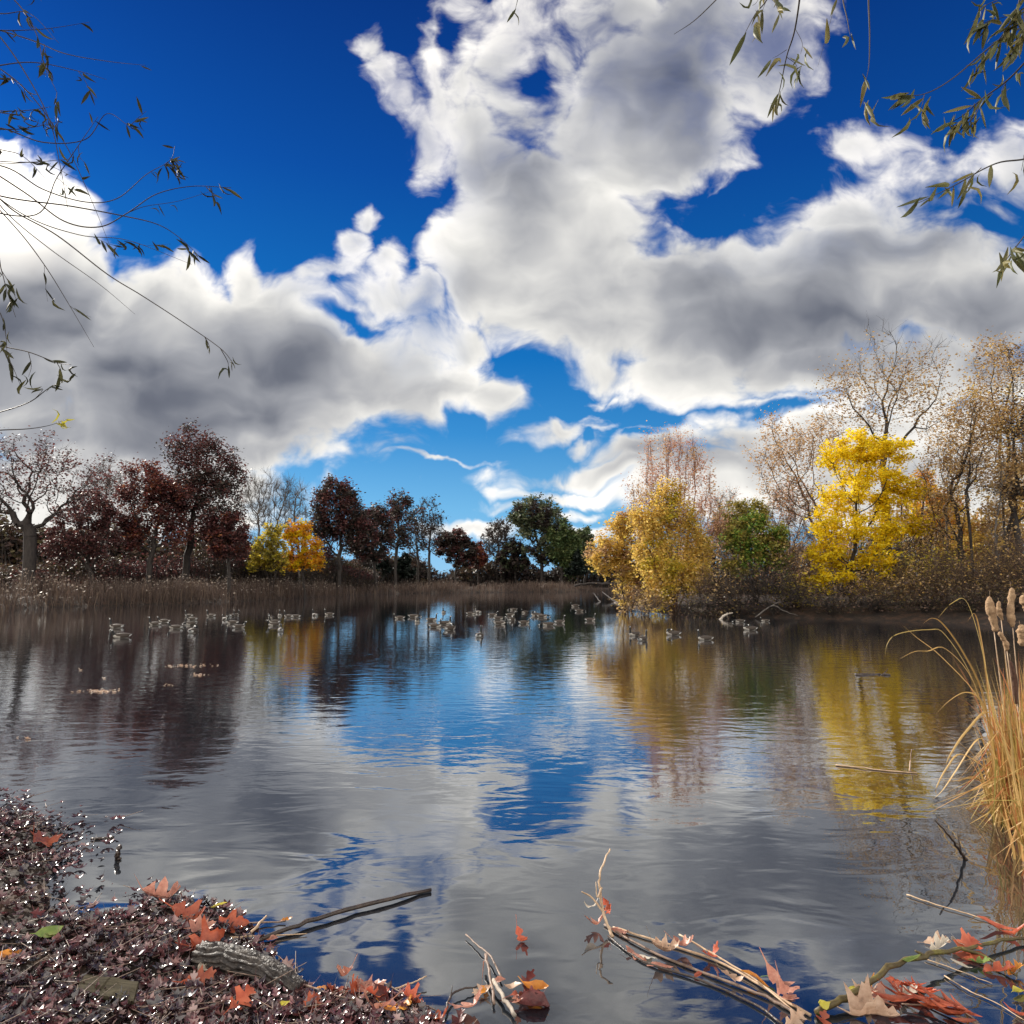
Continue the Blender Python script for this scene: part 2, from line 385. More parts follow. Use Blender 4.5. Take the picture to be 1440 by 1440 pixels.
def build_world():
    wd = bpy.data.worlds.new("World"); SC.world = wd; wd.use_nodes = True
    nt = wd.node_tree
    for n in list(nt.nodes): nt.nodes.remove(n)
    L = nt.links.new
    def setin(s, v):
        if isinstance(v, (int, float)): s.default_value = v
        elif isinstance(v, (tuple, list)): s.default_value = v
        else: L(v, s)
    def mth(op, a, b=0.0, c=0.0, clamp=False):
        n = nt.nodes.new('ShaderNodeMath'); n.operation = op; n.use_clamp = clamp
        setin(n.inputs[0], a); setin(n.inputs[1], b); setin(n.inputs[2], c); return n.outputs[0]
    def vm(op, a, b=None):
        n = nt.nodes.new('ShaderNodeVectorMath'); n.operation = op
        setin(n.inputs[0], a)
        if b is not None: setin(n.inputs[1], b)
        return n.outputs['Value'] if op in ('DOT_PRODUCT', 'LENGTH') else n.outputs[0]
    def mr(src, a, b, c, d, smooth=True):
        n = nt.nodes.new('ShaderNodeMapRange'); n.interpolation_type = 'SMOOTHSTEP' if smooth else 'LINEAR'
        setin(n.inputs[0], src)
        for i, v in enumerate((a, b, c, d)): setin(n.inputs[i + 1], v)
        return n.outputs[0]
    def noise(vec, scale, detail, rough, color=False, dim='3D'):
        n = nt.nodes.new('ShaderNodeTexNoise'); n.noise_dimensions = dim
        n.inputs['Scale'].default_value = scale; n.inputs['Detail'].default_value = detail; n.inputs['Roughness'].default_value = rough
        L(vec, n.inputs['Vector']); return n.outputs['Color' if color else 'Fac']
    def mixc(f, a, b, mode='MIX'):
        n = nt.nodes.new('ShaderNodeMix'); n.data_type = 'RGBA'; n.blend_type = mode
        setin(n.inputs[0], f); setin(n.inputs[6], a); setin(n.inputs[7], b); return n.outputs[2]
    tc = nt.nodes.new('ShaderNodeTexCoord'); D = tc.outputs['Generated']
    sx = nt.nodes.new('ShaderNodeSeparateXYZ'); L(D, sx.inputs[0])
    yy = mth('MAXIMUM', sx.outputs['Y'], 0.12)
    u = mth('DIVIDE', sx.outputs['X'], yy); v = mth('DIVIDE', sx.outputs['Z'], yy)
    cb = nt.nodes.new('ShaderNodeCombineXYZ'); L(u, cb.inputs[0]); L(v, cb.inputs[1])
    P0 = cb.outputs[0]
    # billow the coordinates
    def warp(P, scale, amt, det=2):
        c = noise(P, scale, det, 0.5, True, '2D')
        c = vm('SUBTRACT', c, (0.5, 0.5, 0.5)); c = vm('MULTIPLY', c, (amt, amt, 0.0))
        return vm('ADD', P, c)
    P1 = warp(P0, 7.0, 0.075); P = warp(P1, 22.0, 0.030, 3)

    def uv(px, py):
        d = ray(px, py); return np.array([d[0] / d[1], d[2] / d[1]])
    def blob(vec, cx, cy, rx, ry, ang=0.0, W=45.0):
        """0.5 on the ellipse, rising inwards"""
        c = uv(cx, cy); a = math.radians(ang)
        e1 = (uv(cx + math.cos(a), cy + math.sin(a)) - uv(cx - math.cos(a), cy - math.sin(a))) / 2
        e2 = (uv(cx - math.sin(a), cy + math.cos(a)) - uv(cx + math.sin(a), cy - math.cos(a))) / 2
        rm = min(rx, ry); k = (rm + W) / rm
        mp = nt.nodes.new('ShaderNodeMapping'); mp.vector_type = 'TEXTURE'
        mp.inputs['Location'].default_value = (c[0], c[1], 0)
        mp.inputs['Rotation'].default_value = (0, 0, math.atan2(e1[1], e1[0]))
        mp.inputs['Scale'].default_value = (rx * k * np.linalg.norm(e1), ry * k * np.linalg.norm(e2), 1)
        L(vec, mp.inputs[0])
        gr = nt.nodes.new('ShaderNodeTexGradient'); gr.gradient_type = 'SPHERICAL'; L(mp.outputs[0], gr.inputs[0])
        return mth('MULTIPLY', gr.outputs['Fac'], 0.5 * k / (k - 1))
    def union(vec, bl):
        acc = None
        for b in bl:
            o = blob(vec, *b)
            acc = o if acc is None else mth('MAXIMUM', acc, o)
        return acc
    clouds = [
        # left bank
        (300, 520, 330, 118, 0), (30, 430, 130, 200, 0), (-10, 270, 48, 62, 0, 25), (70, 345, 100, 62, 38), (230, 440, 150, 62, 0),
        (352, 395, 30, 46, -8, 25), (410, 432, 90, 40, 18), (490, 520, 140, 76, 12), (628, 556, 100, 50, -12), (690, 552, 40, 34, 0, 30),
        (230, 600, 330, 68, 0), (330, 632, 180, 40, -6), (80, 700, 330, 80, 0, 50), (-250, 480, 220, 220, 0),
        # middle tower
        (518, 312, 22, 26, 0, 25), (500, 345, 34, 24, -30, 25), (460, 388, 58, 16, -18, 25), (548, 375, 20, 40, 20, 30), (580, 420, 50, 50, 20, 35), (520, 420, 50, 26, 0, 35),
        (545, 425, 55, 24, 25, 35), (650, 480, 40, 40, 0, 40), (600, 470, 70, 34, 10),
        # main cloud
        (525, 60, 16, 26, 20, 30), (560, 125, 26, 50, -38, 40), (600, 195, 34, 60, -25, 45), (635, 110, 42, 100, 8, 45), (680, 230, 58, 95, -14),
        (690, 370, 84, 72, 0), (770, 330, 150, 120, 0), (905, 170, 125, 150, 25), (745, 90, 70, 110, 0, 70), (980, 60, 150, 80, -25, 60), (1080, 60, 80, 90, 20, 60), (860, 20, 60, 50, 0, 60),
        (985, 215, 80, 50, -25), (830, 430, 150, 84, 10), (1000, 430, 240, 96, 0), (1190, 395, 240, 92, -12), (1400, 420, 170, 72, 0), (1650, 420, 200, 140, 0),
        (1210, 300, 120, 36, -16, 50), (1330, 245, 110, 26, -14, 60), (1215, 205, 44, 26, 0, 60), (1430, 220, 60, 40, 0, 60),
        (850, 520, 62, 26, 12), (960, 525, 120, 42, 0), (1120, 510, 170, 46, 0), (1330, 520, 220, 60, 0),
        # low ones
        (772, 606, 42, 20, -12, 25), (828, 592, 34, 11, 0, 22), (808, 625, 34, 15, -20, 25), (930, 628, 110, 26, -8, 30), (1090, 618, 130, 34, 0, 35),
        (860, 664, 160, 18, -4, 24), (800, 692, 105, 11, 0, 16), (1050, 680, 200, 50, 0, 40), (790, 714, 80, 7, 0, 14), (680, 744, 75, 12, 0, 18), (860, 742, 90, 10, 0, 18),
        (835, 553, 18, 6, -20, 22), (865, 550, 14, 6, -20, 22), (1075, 566, 60, 8, 0, 20), (1250, 600, 220, 60, 0), (1290, 690, 280, 80, 0, 50),
        (612, 650, 52, 4, 4, 12),
    ]
    holes = [(752, 112, 24, 34, 12, 45), (800, 16, 20, 8, 0, 40), (640, 55, 18, 60, -5, 40), (478, 452, 40, 10, 12, 20), (1000, 300, 42, 20, -10, 30), (985, 268, 50, 14, -25, 30),
             (722, 505, 18, 34, -10, 25), (985, 580, 160, 9, -2, 20), (1110, 573, 60, 8, 0, 20), (820, 610, 10, 10, 0, 20), (1385, 312, 80, 24, 10, 40), (585, 375, 14, 30, 20, 25), (780, 575, 60, 12, -10, 25), (560, 690, 110, 26, 0, 30), (660, 610, 40, 40, 0, 30), (900, 612, 30, 8, 0, 20), (735, 655, 50, 10, 0, 20)]
    Fd = mth('MINIMUM', union(P, clouds), 1.0)
    Hd = mth('MINIMUM', union(P, holes), 1.0)
    Fd = mth('MINIMUM', Fd, mth('SUBTRACT', 1.0, Hd))
    # the sky beyond the frame: scattered cloud
    side = mth('MAXIMUM', mr(mth('ABSOLUTE', u), 0.85, 1.3, 0, 1), mth('MAXIMUM', mr(sx.outputs['Y'], 0.5, 0.25, 0, 1), mr(v, 0.9, 1.3, 0.0, 1.0)))
    nb = noise(D, 2.4, 5, 0.5)
    back = mr(sx.outputs['Y'], 0.15, -0.35, 0.0, 1.0)        # unseen clouds behind the viewer, added denser and brighter as fill light
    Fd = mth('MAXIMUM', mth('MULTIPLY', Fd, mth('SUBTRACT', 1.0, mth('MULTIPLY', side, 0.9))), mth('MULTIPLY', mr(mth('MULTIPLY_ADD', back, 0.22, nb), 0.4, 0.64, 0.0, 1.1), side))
    PS = vm('MULTIPLY', P1, (1.0, 1.35, 1.0))
    nA = noise(PS, 9.0, 9, 0.56, False, '2D')
    nD = noise(PS, 6.0, 4, 0.45, False, '2D')
    nB = noise(vm('ADD', PS, (-0.035, 0.025, 0.0)), 6.0, 4, 0.45, False, '2D')
    nC = noise(PS, 4.0, 3, 0.5, False, '2D')
    vo = nt.nodes.new('ShaderNodeTexVoronoi'); vo.voronoi_dimensions = '2D'; vo.feature = 'SMOOTH_F1'; vo.inputs['Scale'].default_value = 15.0
    vo.inputs['Detail'].default_value = 3.0; vo.inputs['Roughness'].default_value = 0.55; vo.inputs['Lacunarity'].default_value = 2.1; vo.inputs['Smoothness'].default_value = 0.35; vo.normalize = True
    L(PS, vo.inputs['Vector'])
    puff = mth('SUBTRACT', 0.42, vo.outputs['Distance'])
    fn = mth('MULTIPLY_ADD', mth('SUBTRACT', nA, 0.5), 0.75, Fd)
    fn = mth('MULTIPLY_ADD', puff, 0.42, fn)
    dens = mr(fn, 0.40, 0.76, 0.0, 1.0)
    veil = mth('MINIMUM', union(P1, [(1090, 70, 150, 150, 0, 120), (770, 70, 90, 110, 0, 80), (1230, 230, 150, 60, -15, 90), (1440, 240, 120, 60, 0, 80), (560, 130, 50, 110, -30, 60), (480, 375, 60, 60, 0, 50), (600, 430, 40, 60, 0, 40)]), 1.0)
    dens = mth('MULTIPLY', dens, mth('SUBTRACT', 1.0, mth('MULTIPLY', veil, mr(nA, 0.3, 0.65, 0.72, 0.2))))
    # thickness shades the cloud grey, thin edges and the side to the sun stay bright
    shade_bl = [(20, 470, 120, 110, 0, 80), (160, 520, 160, 60, 0, 80), (230, 560, 230, 50, 0, 70), (420, 525, 130, 38, 12, 60), (20, 620, 300, 40, 0, 60), (330, 590, 170, 26, 0, 60),
                (1180, 445, 260, 52, 0, 80), (1420, 450, 170, 50, 0, 80), (980, 400, 90, 40, 0, 90), (950, 110, 90, 90, 20, 120), (740, 210, 40, 60, 0, 70), (1000, 640, 130, 14, 0, 30), (1280, 350, 150, 30, -10, 60)]
    Sh = mth('MINIMUM', union(P1, shade_bl), 1.0)
    Sh = mth('MULTIPLY', Sh, mr(nC, 0.3, 0.7, 0.55, 1.1, False))
    relief = mth('ADD', mth('MULTIPLY', mth('SUBTRACT', nD, nB), 0.5), mth('MULTIPLY', mth('SUBTRACT', nA, 0.5), mr(fn, 0.5, 1.0, 0.4, 0.08)))
    edge = mr(fn, 0.45, 1.2, 0.12, -0.06)
    br = mth('ADD', mth('MULTIPLY_ADD', puff, mr(fn, 0.55, 1.1, 0.45, 0.04), mth('ADD', 0.80, relief)), mth('SUBTRACT', edge, mth('MULTIPLY', Sh, 0.64)))
    rp = ramp(nt, [(0.0, (0.05, 0.058, 0.085)), (0.25, (0.115, 0.125, 0.155)), (0.5, (0.275, 0.282, 0.305)), (0.78, (0.58, 0.572, 0.55)), (1.0, (0.84, 0.81, 0.76))])
    L(br, rp.inputs[0])
    # brighter round the sun
    gl = ray(-5, 250); dt = vm('DOT_PRODUCT', D, tuple(gl / np.linalg.norm(gl)))
    glow = mr(dt, 0.9935, 1.0, 0.0, 1.0, False)
    cloudc = mixc(mth('POWER', glow, 1.6), rp.outputs[0], (1.5, 1.42, 1.28, 1))
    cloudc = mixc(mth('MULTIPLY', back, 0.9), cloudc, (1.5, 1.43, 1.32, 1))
    sky = nt.nodes.new('ShaderNodeTexSky'); sky.sky_type = 'NISHITA'; sky.sun_disc = False
    sky.sun_elevation = SUN_EL; sky.sun_rotation = SUN_AZ
    sky.air_density = 1.0; sky.dust_density = 0.3; sky.ozone_density = 2.5
    bw = nt.nodes.new('ShaderNodeRGBToBW'); L(sky.outputs[0], bw.inputs[0])
    # deep polarised blue: the sky model's light, its hue set by height over the horizon
    hue = ramp(nt, SKYR); L(sx.outputs['Z'], hue.inputs[0])
    lum = mth('POWER', mth('MULTIPLY', bw.outputs[0], 0.2), 0.35)
    skyc = vm('SCALE', hue.outputs[0]); L(lum, skyc.node.inputs['Scale'])
    # clouds are mixed in at the level the sky background has
    k = 0.1
    cl = mixc(1.0, cloudc, (1 / k, 1 / k, 1 / k, 1), 'MULTIPLY')
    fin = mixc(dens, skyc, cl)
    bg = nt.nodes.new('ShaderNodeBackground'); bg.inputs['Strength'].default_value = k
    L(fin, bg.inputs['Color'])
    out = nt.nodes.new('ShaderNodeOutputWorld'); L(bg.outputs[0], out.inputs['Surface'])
    wd.cycles.sampling_method = 'MANUAL'; wd.cycles.sample_map_resolution = 512

SKYR = [(0.0, (1.9, 3.6, 5.2)), (0.1, (1.1, 3.1, 5.2)), (0.2, (0.32, 2.0, 4.7)), (0.3, (0.07, 1.35, 4.2)), (0.5, (0.035, 0.66, 3.15)), (0.7, (0.025, 0.27, 1.85)), (1.0, (0.02, 0.14, 1.1))]
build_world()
sl = bpy.data.lights.new('sun', 'SUN'); sl.energy = 5.0; sl.angle = math.radians(0.53); sl.color = (1.0, 0.93, 0.82)
so = bpy.data.objects.new('sun', sl); COL.objects.link(so)
so.rotation_euler = Vector(SUN).to_track_quat('Z', 'Y').to_euler()
so.location = (-30, 40, 30)

SC.view_settings.view_transform = 'Standard'; SC.view_settings.look = 'None'
SC.view_settings.exposure = 0.5; SC.view_settings.gamma = 1.0
SC.cycles.adaptive_threshold = 0.015
SC.cycles.max_bounces = 6; SC.cycles.transparent_max_bounces = 4; SC.cycles.sample_clamp_indirect = 6.0
SC.cycles.caustics_reflective = False; SC.cycles.caustics_refractive = False
# ------------------------------------------------------------------ trees
def colonize(nodes, par, attr, step, kill, trop, rng, maxit=70, jit=0.15):
    nodes = [np.asarray(n, float) for n in nodes]; par = list(par)
    attr = np.asarray(attr, float)
    N = np.array(nodes)
    dm = np.linalg.norm(attr[:, None] - N[None], axis=2)
    near = dm.argmin(1); nd = dm.min(1)
    live = nd > kill
    seen = set()
    trop = np.asarray(trop, float)
    for it in range(maxit):
        idx = np.where(live)[0]
        if len(idx) == 0: break
        acc = {}
        for a in idx: acc.setdefault(near[a], []).append(a)
        new, npar = [], []
        for ni, al in acc.items():
            dv = attr[al] - nodes[ni]
            d = (dv / np.linalg.norm(dv, axis=1, keepdims=True)).mean(0)
            d = d + trop + rng.normal(0, jit, 3)
            d = d / (np.linalg.norm(d) + 1e-9)
            p = nodes[ni] + d * step
            key = tuple(np.round(p / (step * 0.35)).astype(int))
            if key in seen:
                live[al] = False; continue
            seen.add(key); new.append(p); npar.append(ni)
        if not new: break
        base = len(nodes); nodes += new; par += npar
        A = np.array(new)
        dm = np.linalg.norm(attr[:, None] - A[None], axis=2)
        m = dm.argmin(1); mm = dm[np.arange(len(attr)), m]
        up = mm < nd
        nd[up] = mm[up]; near[up] = base + m[up]
        live &= nd > kill
    return np.array(nodes), np.array(par)

def skeleton_radii(par, r_base, r_tip):
    n = len(par); w = np.zeros(n); kids = np.zeros(n, int)
    for i in range(n):
        if par[i] >= 0: kids[par[i]] += 1
    w[kids == 0] = 1
    for i in range(n - 1, 0, -1):
        if par[i] >= 0: w[par[i]] += w[i]
    e = math.log(r_base / r_tip) / math.log(max(w[0], 2))
    return r_tip * np.maximum(w, 1) ** e, w

LEAFV = np.array([(-0.5, 0, 0), (0, -0.3, 0.06), (0.5, 0, 0), (0, 0.3, 0.06)])
LEAFQ = np.array([[0, 1, 2, 3]])

def tree(name, label, cat, base, Y, env, bark='bark', leaf=None, n_attr=300, n_leaf=6000, leaf_k=0.0032, r_base=0.3, r_tip=None,
         fork=0.4, step=None, trop=(0, 0, 0.15), stems=1, lean=0.0, twigs=3, twig_len=0.9, spread=0.6, flat=1.0, tilt=0.9, weep=0.0,
         group=None, seed=0, zbase=None, leaf2=None, frac2=0.3, leaf_top=1.0, up_twig=0.5, jit=0.18):
    """base: px column of the foot; env: [(cx, cy, rx, ry[, weight])] of the crown in photo pixels at distance Y"""
    rng = np.random.default_rng(seed * 7 + int(base) + 3)
    n_leaf = int(n_leaf * (1.7 if base < 850 else 2.1)); leaf_k *= 1.15
    s = Y / F
    b0 = at(base, 820, Y); bx = b0[0]
    bz = float(ground_z(np.array([bx]), np.array([Y]))[0]) - 0.1 if zbase is None else zbase
    root = np.array([bx, Y, bz])
    # attractors
    A = []
    area = np.array([(e[4] if len(e) > 4 else 1.0) * e[2] * e[3] for e in env]); area = area / area.sum()
    for e, f in zip(env, area):
        c = at(e[0], e[1], Y); m = max(6, int(n_attr * f))
        d = norm(rng.normal(0, 1, (m, 3))) * rng.uniform(0, 1, (m, 1)) ** (1 / 2.4)
        A.append(c + d * np.array([e[2] * s, max(e[2], 18) * s * 0.85, e[3] * s]))
    A = np.concatenate(A)
    A = A[A[:, 2] > bz + 0.4]
    top = A[:, 2].max(); hgt = top - bz
    step = step or hgt / 24
    r_tip = r_tip or 0.00022 * Y
    nodes, par = [], []
    low = np.percentile(A[:, 2], 6); fz = bz + (low - bz) * fork if fork < 1 else low
    if stems == 1:
        n = max(2, int((fz - bz) / step)); w1, w2 = rng.normal(0, 0.25, 2)
        for i in range(n + 1):
            t = i / n
            nodes.append(root + np.array([lean * t * hgt * 0.3 + w1 * step * math.sin(t * 3) * 0.6, w2 * step * math.sin(t * 2.3) * 0.6, (fz - bz) * t])); par.append(i - 1)
    else:
        nodes.append(root); par.append(-1)
        for k in range(stems):
            a = 2 * PI * k / stems + rng.normal(0, 0.4); q = rng.uniform(0.1, 0.32); pv = 0
            n = max(2, int((fz - bz) / step))
            for i in range(1, n + 1):
                t = i / n * (fz - bz)
                nodes.append(root + np.array([math.cos(a) * q * t * 1.3 + rng.normal(0, 0.04) * step, math.sin(a) * q * t, t])); par.append(pv); pv = len(nodes) - 1
    N, Pn = colonize(nodes, par, A, step, step * 0.9, trop, rng, jit=jit)
    r, w = skeleton_radii(Pn, r_base, r_tip)
    i1 = np.where(Pn >= 0)[0]; p1 = Pn[i1]
    rb = np.where(r[i1] > 0.62 * r[p1], r[p1], r[i1] * 1.25)
    rb[p1 == 0] = r[p1[p1 == 0]] * 1.35 if stems == 1 else rb[p1 == 0]
    th = Acc()
    big = r[i1] > r_tip * 2.6
    for msk, k in ((big, 7), (~big, 4)):
        if msk.any():
            V, Q = prisms(N[p1[msk]], N[i1[msk]] + (N[i1[msk]] - N[p1[msk]]) * 0.04, rb[msk], r[i1[msk]], k)
            th.add(V, Q)
    # twigs
    outer = np.where((w <= 3) & (Pn >= 0))[0]
    TW = []
    if twigs and len(outer):
        src = np.repeat(outer, twigs)
        d0 = norm(N[src] - N[Pn[src]])
        d = norm(d0 * 0.8 + rng.normal(0, 0.55, d0.shape) + np.array([0, 0, up_twig]))
        ln = twig_len * step * rng.uniform(0.5, 1.5, (len(src), 1))
        a = N[src] + (N[Pn[src]] - N[src]) * rng.uniform(0, 0.9, (len(src), 1))
        m = a + d * ln * 0.5
        b = m + norm(d + rng.normal(0, 0.3, d.shape) + np.array([0, 0, up_twig * 0.5 - weep])) * ln * 0.6
        rt = np.full(len(src), r_tip * 0.7)
        for p, q, ra, rc in ((a, m, rt, rt * 0.7), (m, b, rt * 0.7, rt * 0.35)):
            V, Q = prisms(p, q, ra, rc, 3); th.add(V, Q)
        TW = [m, b]
    root_o = empty(name, root, label, cat, group)
    V0 = np.concatenate(th.V)
    th.V = [v - root for v in th.V]
    obj('trunk', th.mesh(name + '_trunk', [M[bark]], smooth=True), root_o)
    if leaf and n_leaf:
        pts = N[outer] if not len(TW) else np.concatenate([N[outer], TW[0], TW[1]])
        if leaf_top < 1.0:                         # the tips of the crown stay bare
            zc = bz + hgt * leaf_top
            keep = rng.uniform(0, 1, len(pts)) < np.clip((zc - pts[:, 2]) / (0.12 * hgt) + 0.25, 0.06, 1)
            pts = pts[keep]
        # clumps: some sprays carry many leaves, some few
        wt = rng.gamma(.8, 1.0, len(pts)); wt /= wt.sum()
        src = rng.choice(len(pts), n_leaf, p=wt)
        sg = spread * step
        P = pts[src] + rng.normal(0, 1, (n_leaf, 3)) * np.array([sg, sg, sg * flat])
        if weep: P[:, 2] -= np.abs(rng.normal(0, weep * step, n_leaf))
        P = P[P[:, 2] > bz + 0.15]; n_leaf = len(P)
        S = leaf_k * Y * rng.uniform(0.6, 1.4, n_leaf)
        Rm = rot_rand(n_leaf, tilt, rng)
        la = Acc(); mats = [M[leaf]]
        if leaf2:
            mats.append(M[leaf2]); pick = wav(P[:, 0] * 1.0, P[:, 2] * 1.0, 2.2 / max(step * 2, .5), 0, 6) + rng.normal(0, .5, n_leaf)
            sel = pick > np.quantile(pick, 1 - frac2)
            scatter(la, LEAFV, LEAFQ, P[~sel] - root, Rm[~sel], S[~sel], 0)
            scatter(la, LEAFV, LEAFQ, P[sel] - root, Rm[sel], S[sel], 1)
        else:
            scatter(la, LEAFV, LEAFQ, P - root, Rm, S, 0)
        obj('crown', la.mesh(name + '_crown', mats), root_o)
    return root_o

LG = 'trees along the left bank'; CG = 'trees along the far shore'; RG = 'trees on the right bank'
# ---- left bank, from the left edge
tree('oak_tree', 'big dark spreading oak with almost bare crooked limbs at the left edge', 'tree', 38, 76, [(30, 665, 100, 58), (95, 690, 60, 48), (-30, 690, 70, 70)], leaf='maroon',
     n_attr=420, n_leaf=3000, r_base=0.62, fork=0.75, trop=(0, 0, 0.05), twigs=4, seed=1, group=LG, jit=.28)
tree('bare_tree', 'bare grey tree rising behind dark red crowns right of the spreading oak', 'tree', 150, 100, [(150, 690, 34, 50)], bark='bark_grey', n_attr=150, r_base=0.22, twig_len=1.7, twigs=9, seed=2, group=LG, leaf='maroon', n_leaf=500)
tree('oak_tree', 'low dense maroon tree between the spreading oak and the orange flecked oak', 'tree', 130, 86, [(130, 735, 52, 46), (110, 770, 50, 30)], leaf='maroon', n_attr=220, n_leaf=7000, r_base=0.28, seed=3, group=LG)
tree('oak_tree', 'dark red oak flecked with orange beside the tallest dark oak', 'tree', 209, 88, [(208, 700, 48, 48), (190, 740, 30, 40), (245, 735, 26, 48)], leaf='russet', leaf2='maroon', frac2=.55, n_attr=260, n_leaf=10000, r_base=0.32, seed=4, group=LG)
tree('oak_tree', 'tallest dark maroon oak of the left bank with a two lobed top', 'tree', 262, 92, [(275, 640, 44, 36), (305, 670, 40, 36), (290, 715, 56, 50), (262, 690, 40, 40)], leaf='maroon', leaf2='umber', frac2=.3, n_attr=420, n_leaf=12500, r_base=0.42, fork=.55, seed=5, group=LG)
tree('oak_tree', 'dull red low tree under the right side of the tallest oak', 'tree', 322, 90, [(318, 760, 34, 38)], leaf='maroon', leaf2='russet', frac2=.3, n_attr=130, n_leaf=4500, r_base=0.2, seed=6, group=LG)
tree('bare_tree', 'leafless pale grey tree between the tallest oak and the golden maple', 'tree', 368, 118, [(365, 715, 36, 52), (395, 712, 28, 46)], bark='bark_grey', n_attr=520, r_base=0.26, twig_len=1.7, twigs=9, seed=7, stems=3, group=LG)
tree('bare_tree', 'slim leafless grey tree just behind the golden maple', 'tree', 418, 122, [(415, 720, 22, 44)], bark='bark_grey', n_attr=150, r_base=0.2, twig_len=1.7, twigs=9, seed=8, group=LG)
tree('maple_tree', 'lime yellow young maple left of the orange one on the left bank', 'tree', 382, 105, [(385, 755, 18, 20), (370, 780, 20, 20), (392, 785, 16, 22), (360, 795, 12, 12)], leaf='lemon', leaf2='olive', frac2=.35, n_attr=190, n_leaf=2900, r_base=0.14, seed=9, group=LG, stems=3)
tree('maple_tree', 'bright orange gold maple at the edge of the left reeds', 'tree', 428, 108, [(418, 755, 20, 22), (436, 775, 20, 24), (415, 788, 20, 18), (445, 795, 12, 12), (428, 742, 10, 10)], leaf='amber', leaf2='gold', frac2=.4, n_attr=190, n_leaf=3600, r_base=0.15, seed=10, group=LG)
tree('oak_tree', 'dark domed oak right of the orange gold maple', 'tree', 476, 135, [(474, 712, 38, 38), (495, 745, 34, 34), (458, 748, 26, 34)], leaf='maroon', leaf2='umber', frac2=.5, n_attr=260, n_leaf=10500, r_base=0.4, seed=11, group=LG)
tree('oak_tree', 'squat blackish oak under the shoulder of the dark domed oak', 'tree', 528, 150, [(528, 742, 28, 30), (520, 770, 30, 24)], leaf='umber', leaf2='maroon', frac2=.3, n_attr=170, n_leaf=5500, r_base=0.3, seed=12, group=CG)
tree('oak_tree', 'tall thin dark tree with ragged leaf tufts on the far shore', 'tree', 557, 165, [(562, 718, 24, 26), (556, 745, 28, 34)], leaf='umber', leaf2='maroon', frac2=.3, n_attr=150, n_leaf=2600, r_base=0.36, fork=.8, seed=13, group=CG, jit=.3)
tree('bare_tree', 'taller of two slender bare trees on the far shore', 'tree', 603, 185, [(603, 742, 22, 40)], leaf='umber', n_leaf=500, n_attr=150, r_base=0.34, twig_len=1.7, twigs=9, seed=14, group=CG, fork=.7)
tree('bare_tree', 'slender bare tree left of the taller one on the far shore', 'tree', 588, 180, [(585, 752, 18, 40)], leaf='umber', n_leaf=400, n_attr=120, r_base=0.3, twig_len=1.7, twigs=9, seed=15, group=CG, fork=.7)
tree('oak_tree', 'rounded dark tree low in the middle of the far shore', 'tree', 640, 200, [(636, 768, 26, 26), (652, 780, 22, 24)], leaf='umber', leaf2='maroon', frac2=.3, n_attr=170, n_leaf=5500, r_base=0.3, seed=16, group=CG)
tree('maple_tree', 'small dull red tree in the middle of the far shore', 'tree', 672, 205, [(672, 783, 15, 20)], leaf='russet', n_attr=80, n_leaf=2200, r_base=0.2, seed=17, group=CG)
tree('bare_tree', 'bare grey tree left of the big grey green tree', 'tree', 705, 215, [(703, 762, 26, 30)], bark='bark_grey', leaf='umber', n_leaf=900, n_attr=170, r_base=0.3, twig_len=1.7, twigs=9, seed=18, group=CG)
tree('oak_tree', 'low dark tree in front of the bare grey tree of the far shore', 'tree', 725, 210, [(722, 785, 26, 24)], leaf='umber', leaf2='greygreen', frac2=.3, n_attr=120, n_leaf=3600, r_base=0.25, seed=19, group=CG)
tree('cottonwood_tree', 'tallest grey green tree of the far shore', 'tree', 762, 205, [(757, 725, 36, 28), (740, 735, 24, 26), (770, 760, 36, 40)], leaf='greygreen', leaf2='umber', frac2=.35, n_attr=320, n_leaf=8500, r_base=0.5, fork=.7, seed=20, group=CG)
tree('willow_tree', 'drooping mid green willow right of the tallest grey green tree', 'tree', 790, 200, [(790, 760, 22, 32), (800, 775, 18, 28)], leaf='willowgreen', n_attr=170, n_leaf=6500, r_base=0.4, weep=1.4, seed=21, group=CG, trop=(0, 0, -.05))
tree('willow_tree', 'dark green tree beside the golden willow thicket on the far shore', 'tree', 822, 205, [(820, 765, 18, 28), (828, 785, 18, 22)], leaf='greygreen', leaf2='willowgreen', frac2=.4, n_attr=130, n_leaf=5000, r_base=0.35, seed=22, group=CG)
for bx, by, Yc, sd, lb in ((536, 772, 168, 1, 'black green conifer under the squat blackish oak'), (570, 778, 178, 2, 'dumpy dark conifer left of the slender bare trees'), (812, 776, 196, 3, 'dark pointed conifer below the dark green tree of the far shore')):
    tree('conifer_tree', lb, 'tree', bx, Yc, [(bx, 812 - (812 - by) * .25, 15, (812 - by) * .28), (bx, 812 - (812 - by) * .6, 9, (812 - by) * .26), (bx, by + 4, 4, 8)], leaf='conifer', n_attr=90, n_leaf=2600, r_base=0.2, fork=.1, seed=sd, group='small conifers of the far shore')

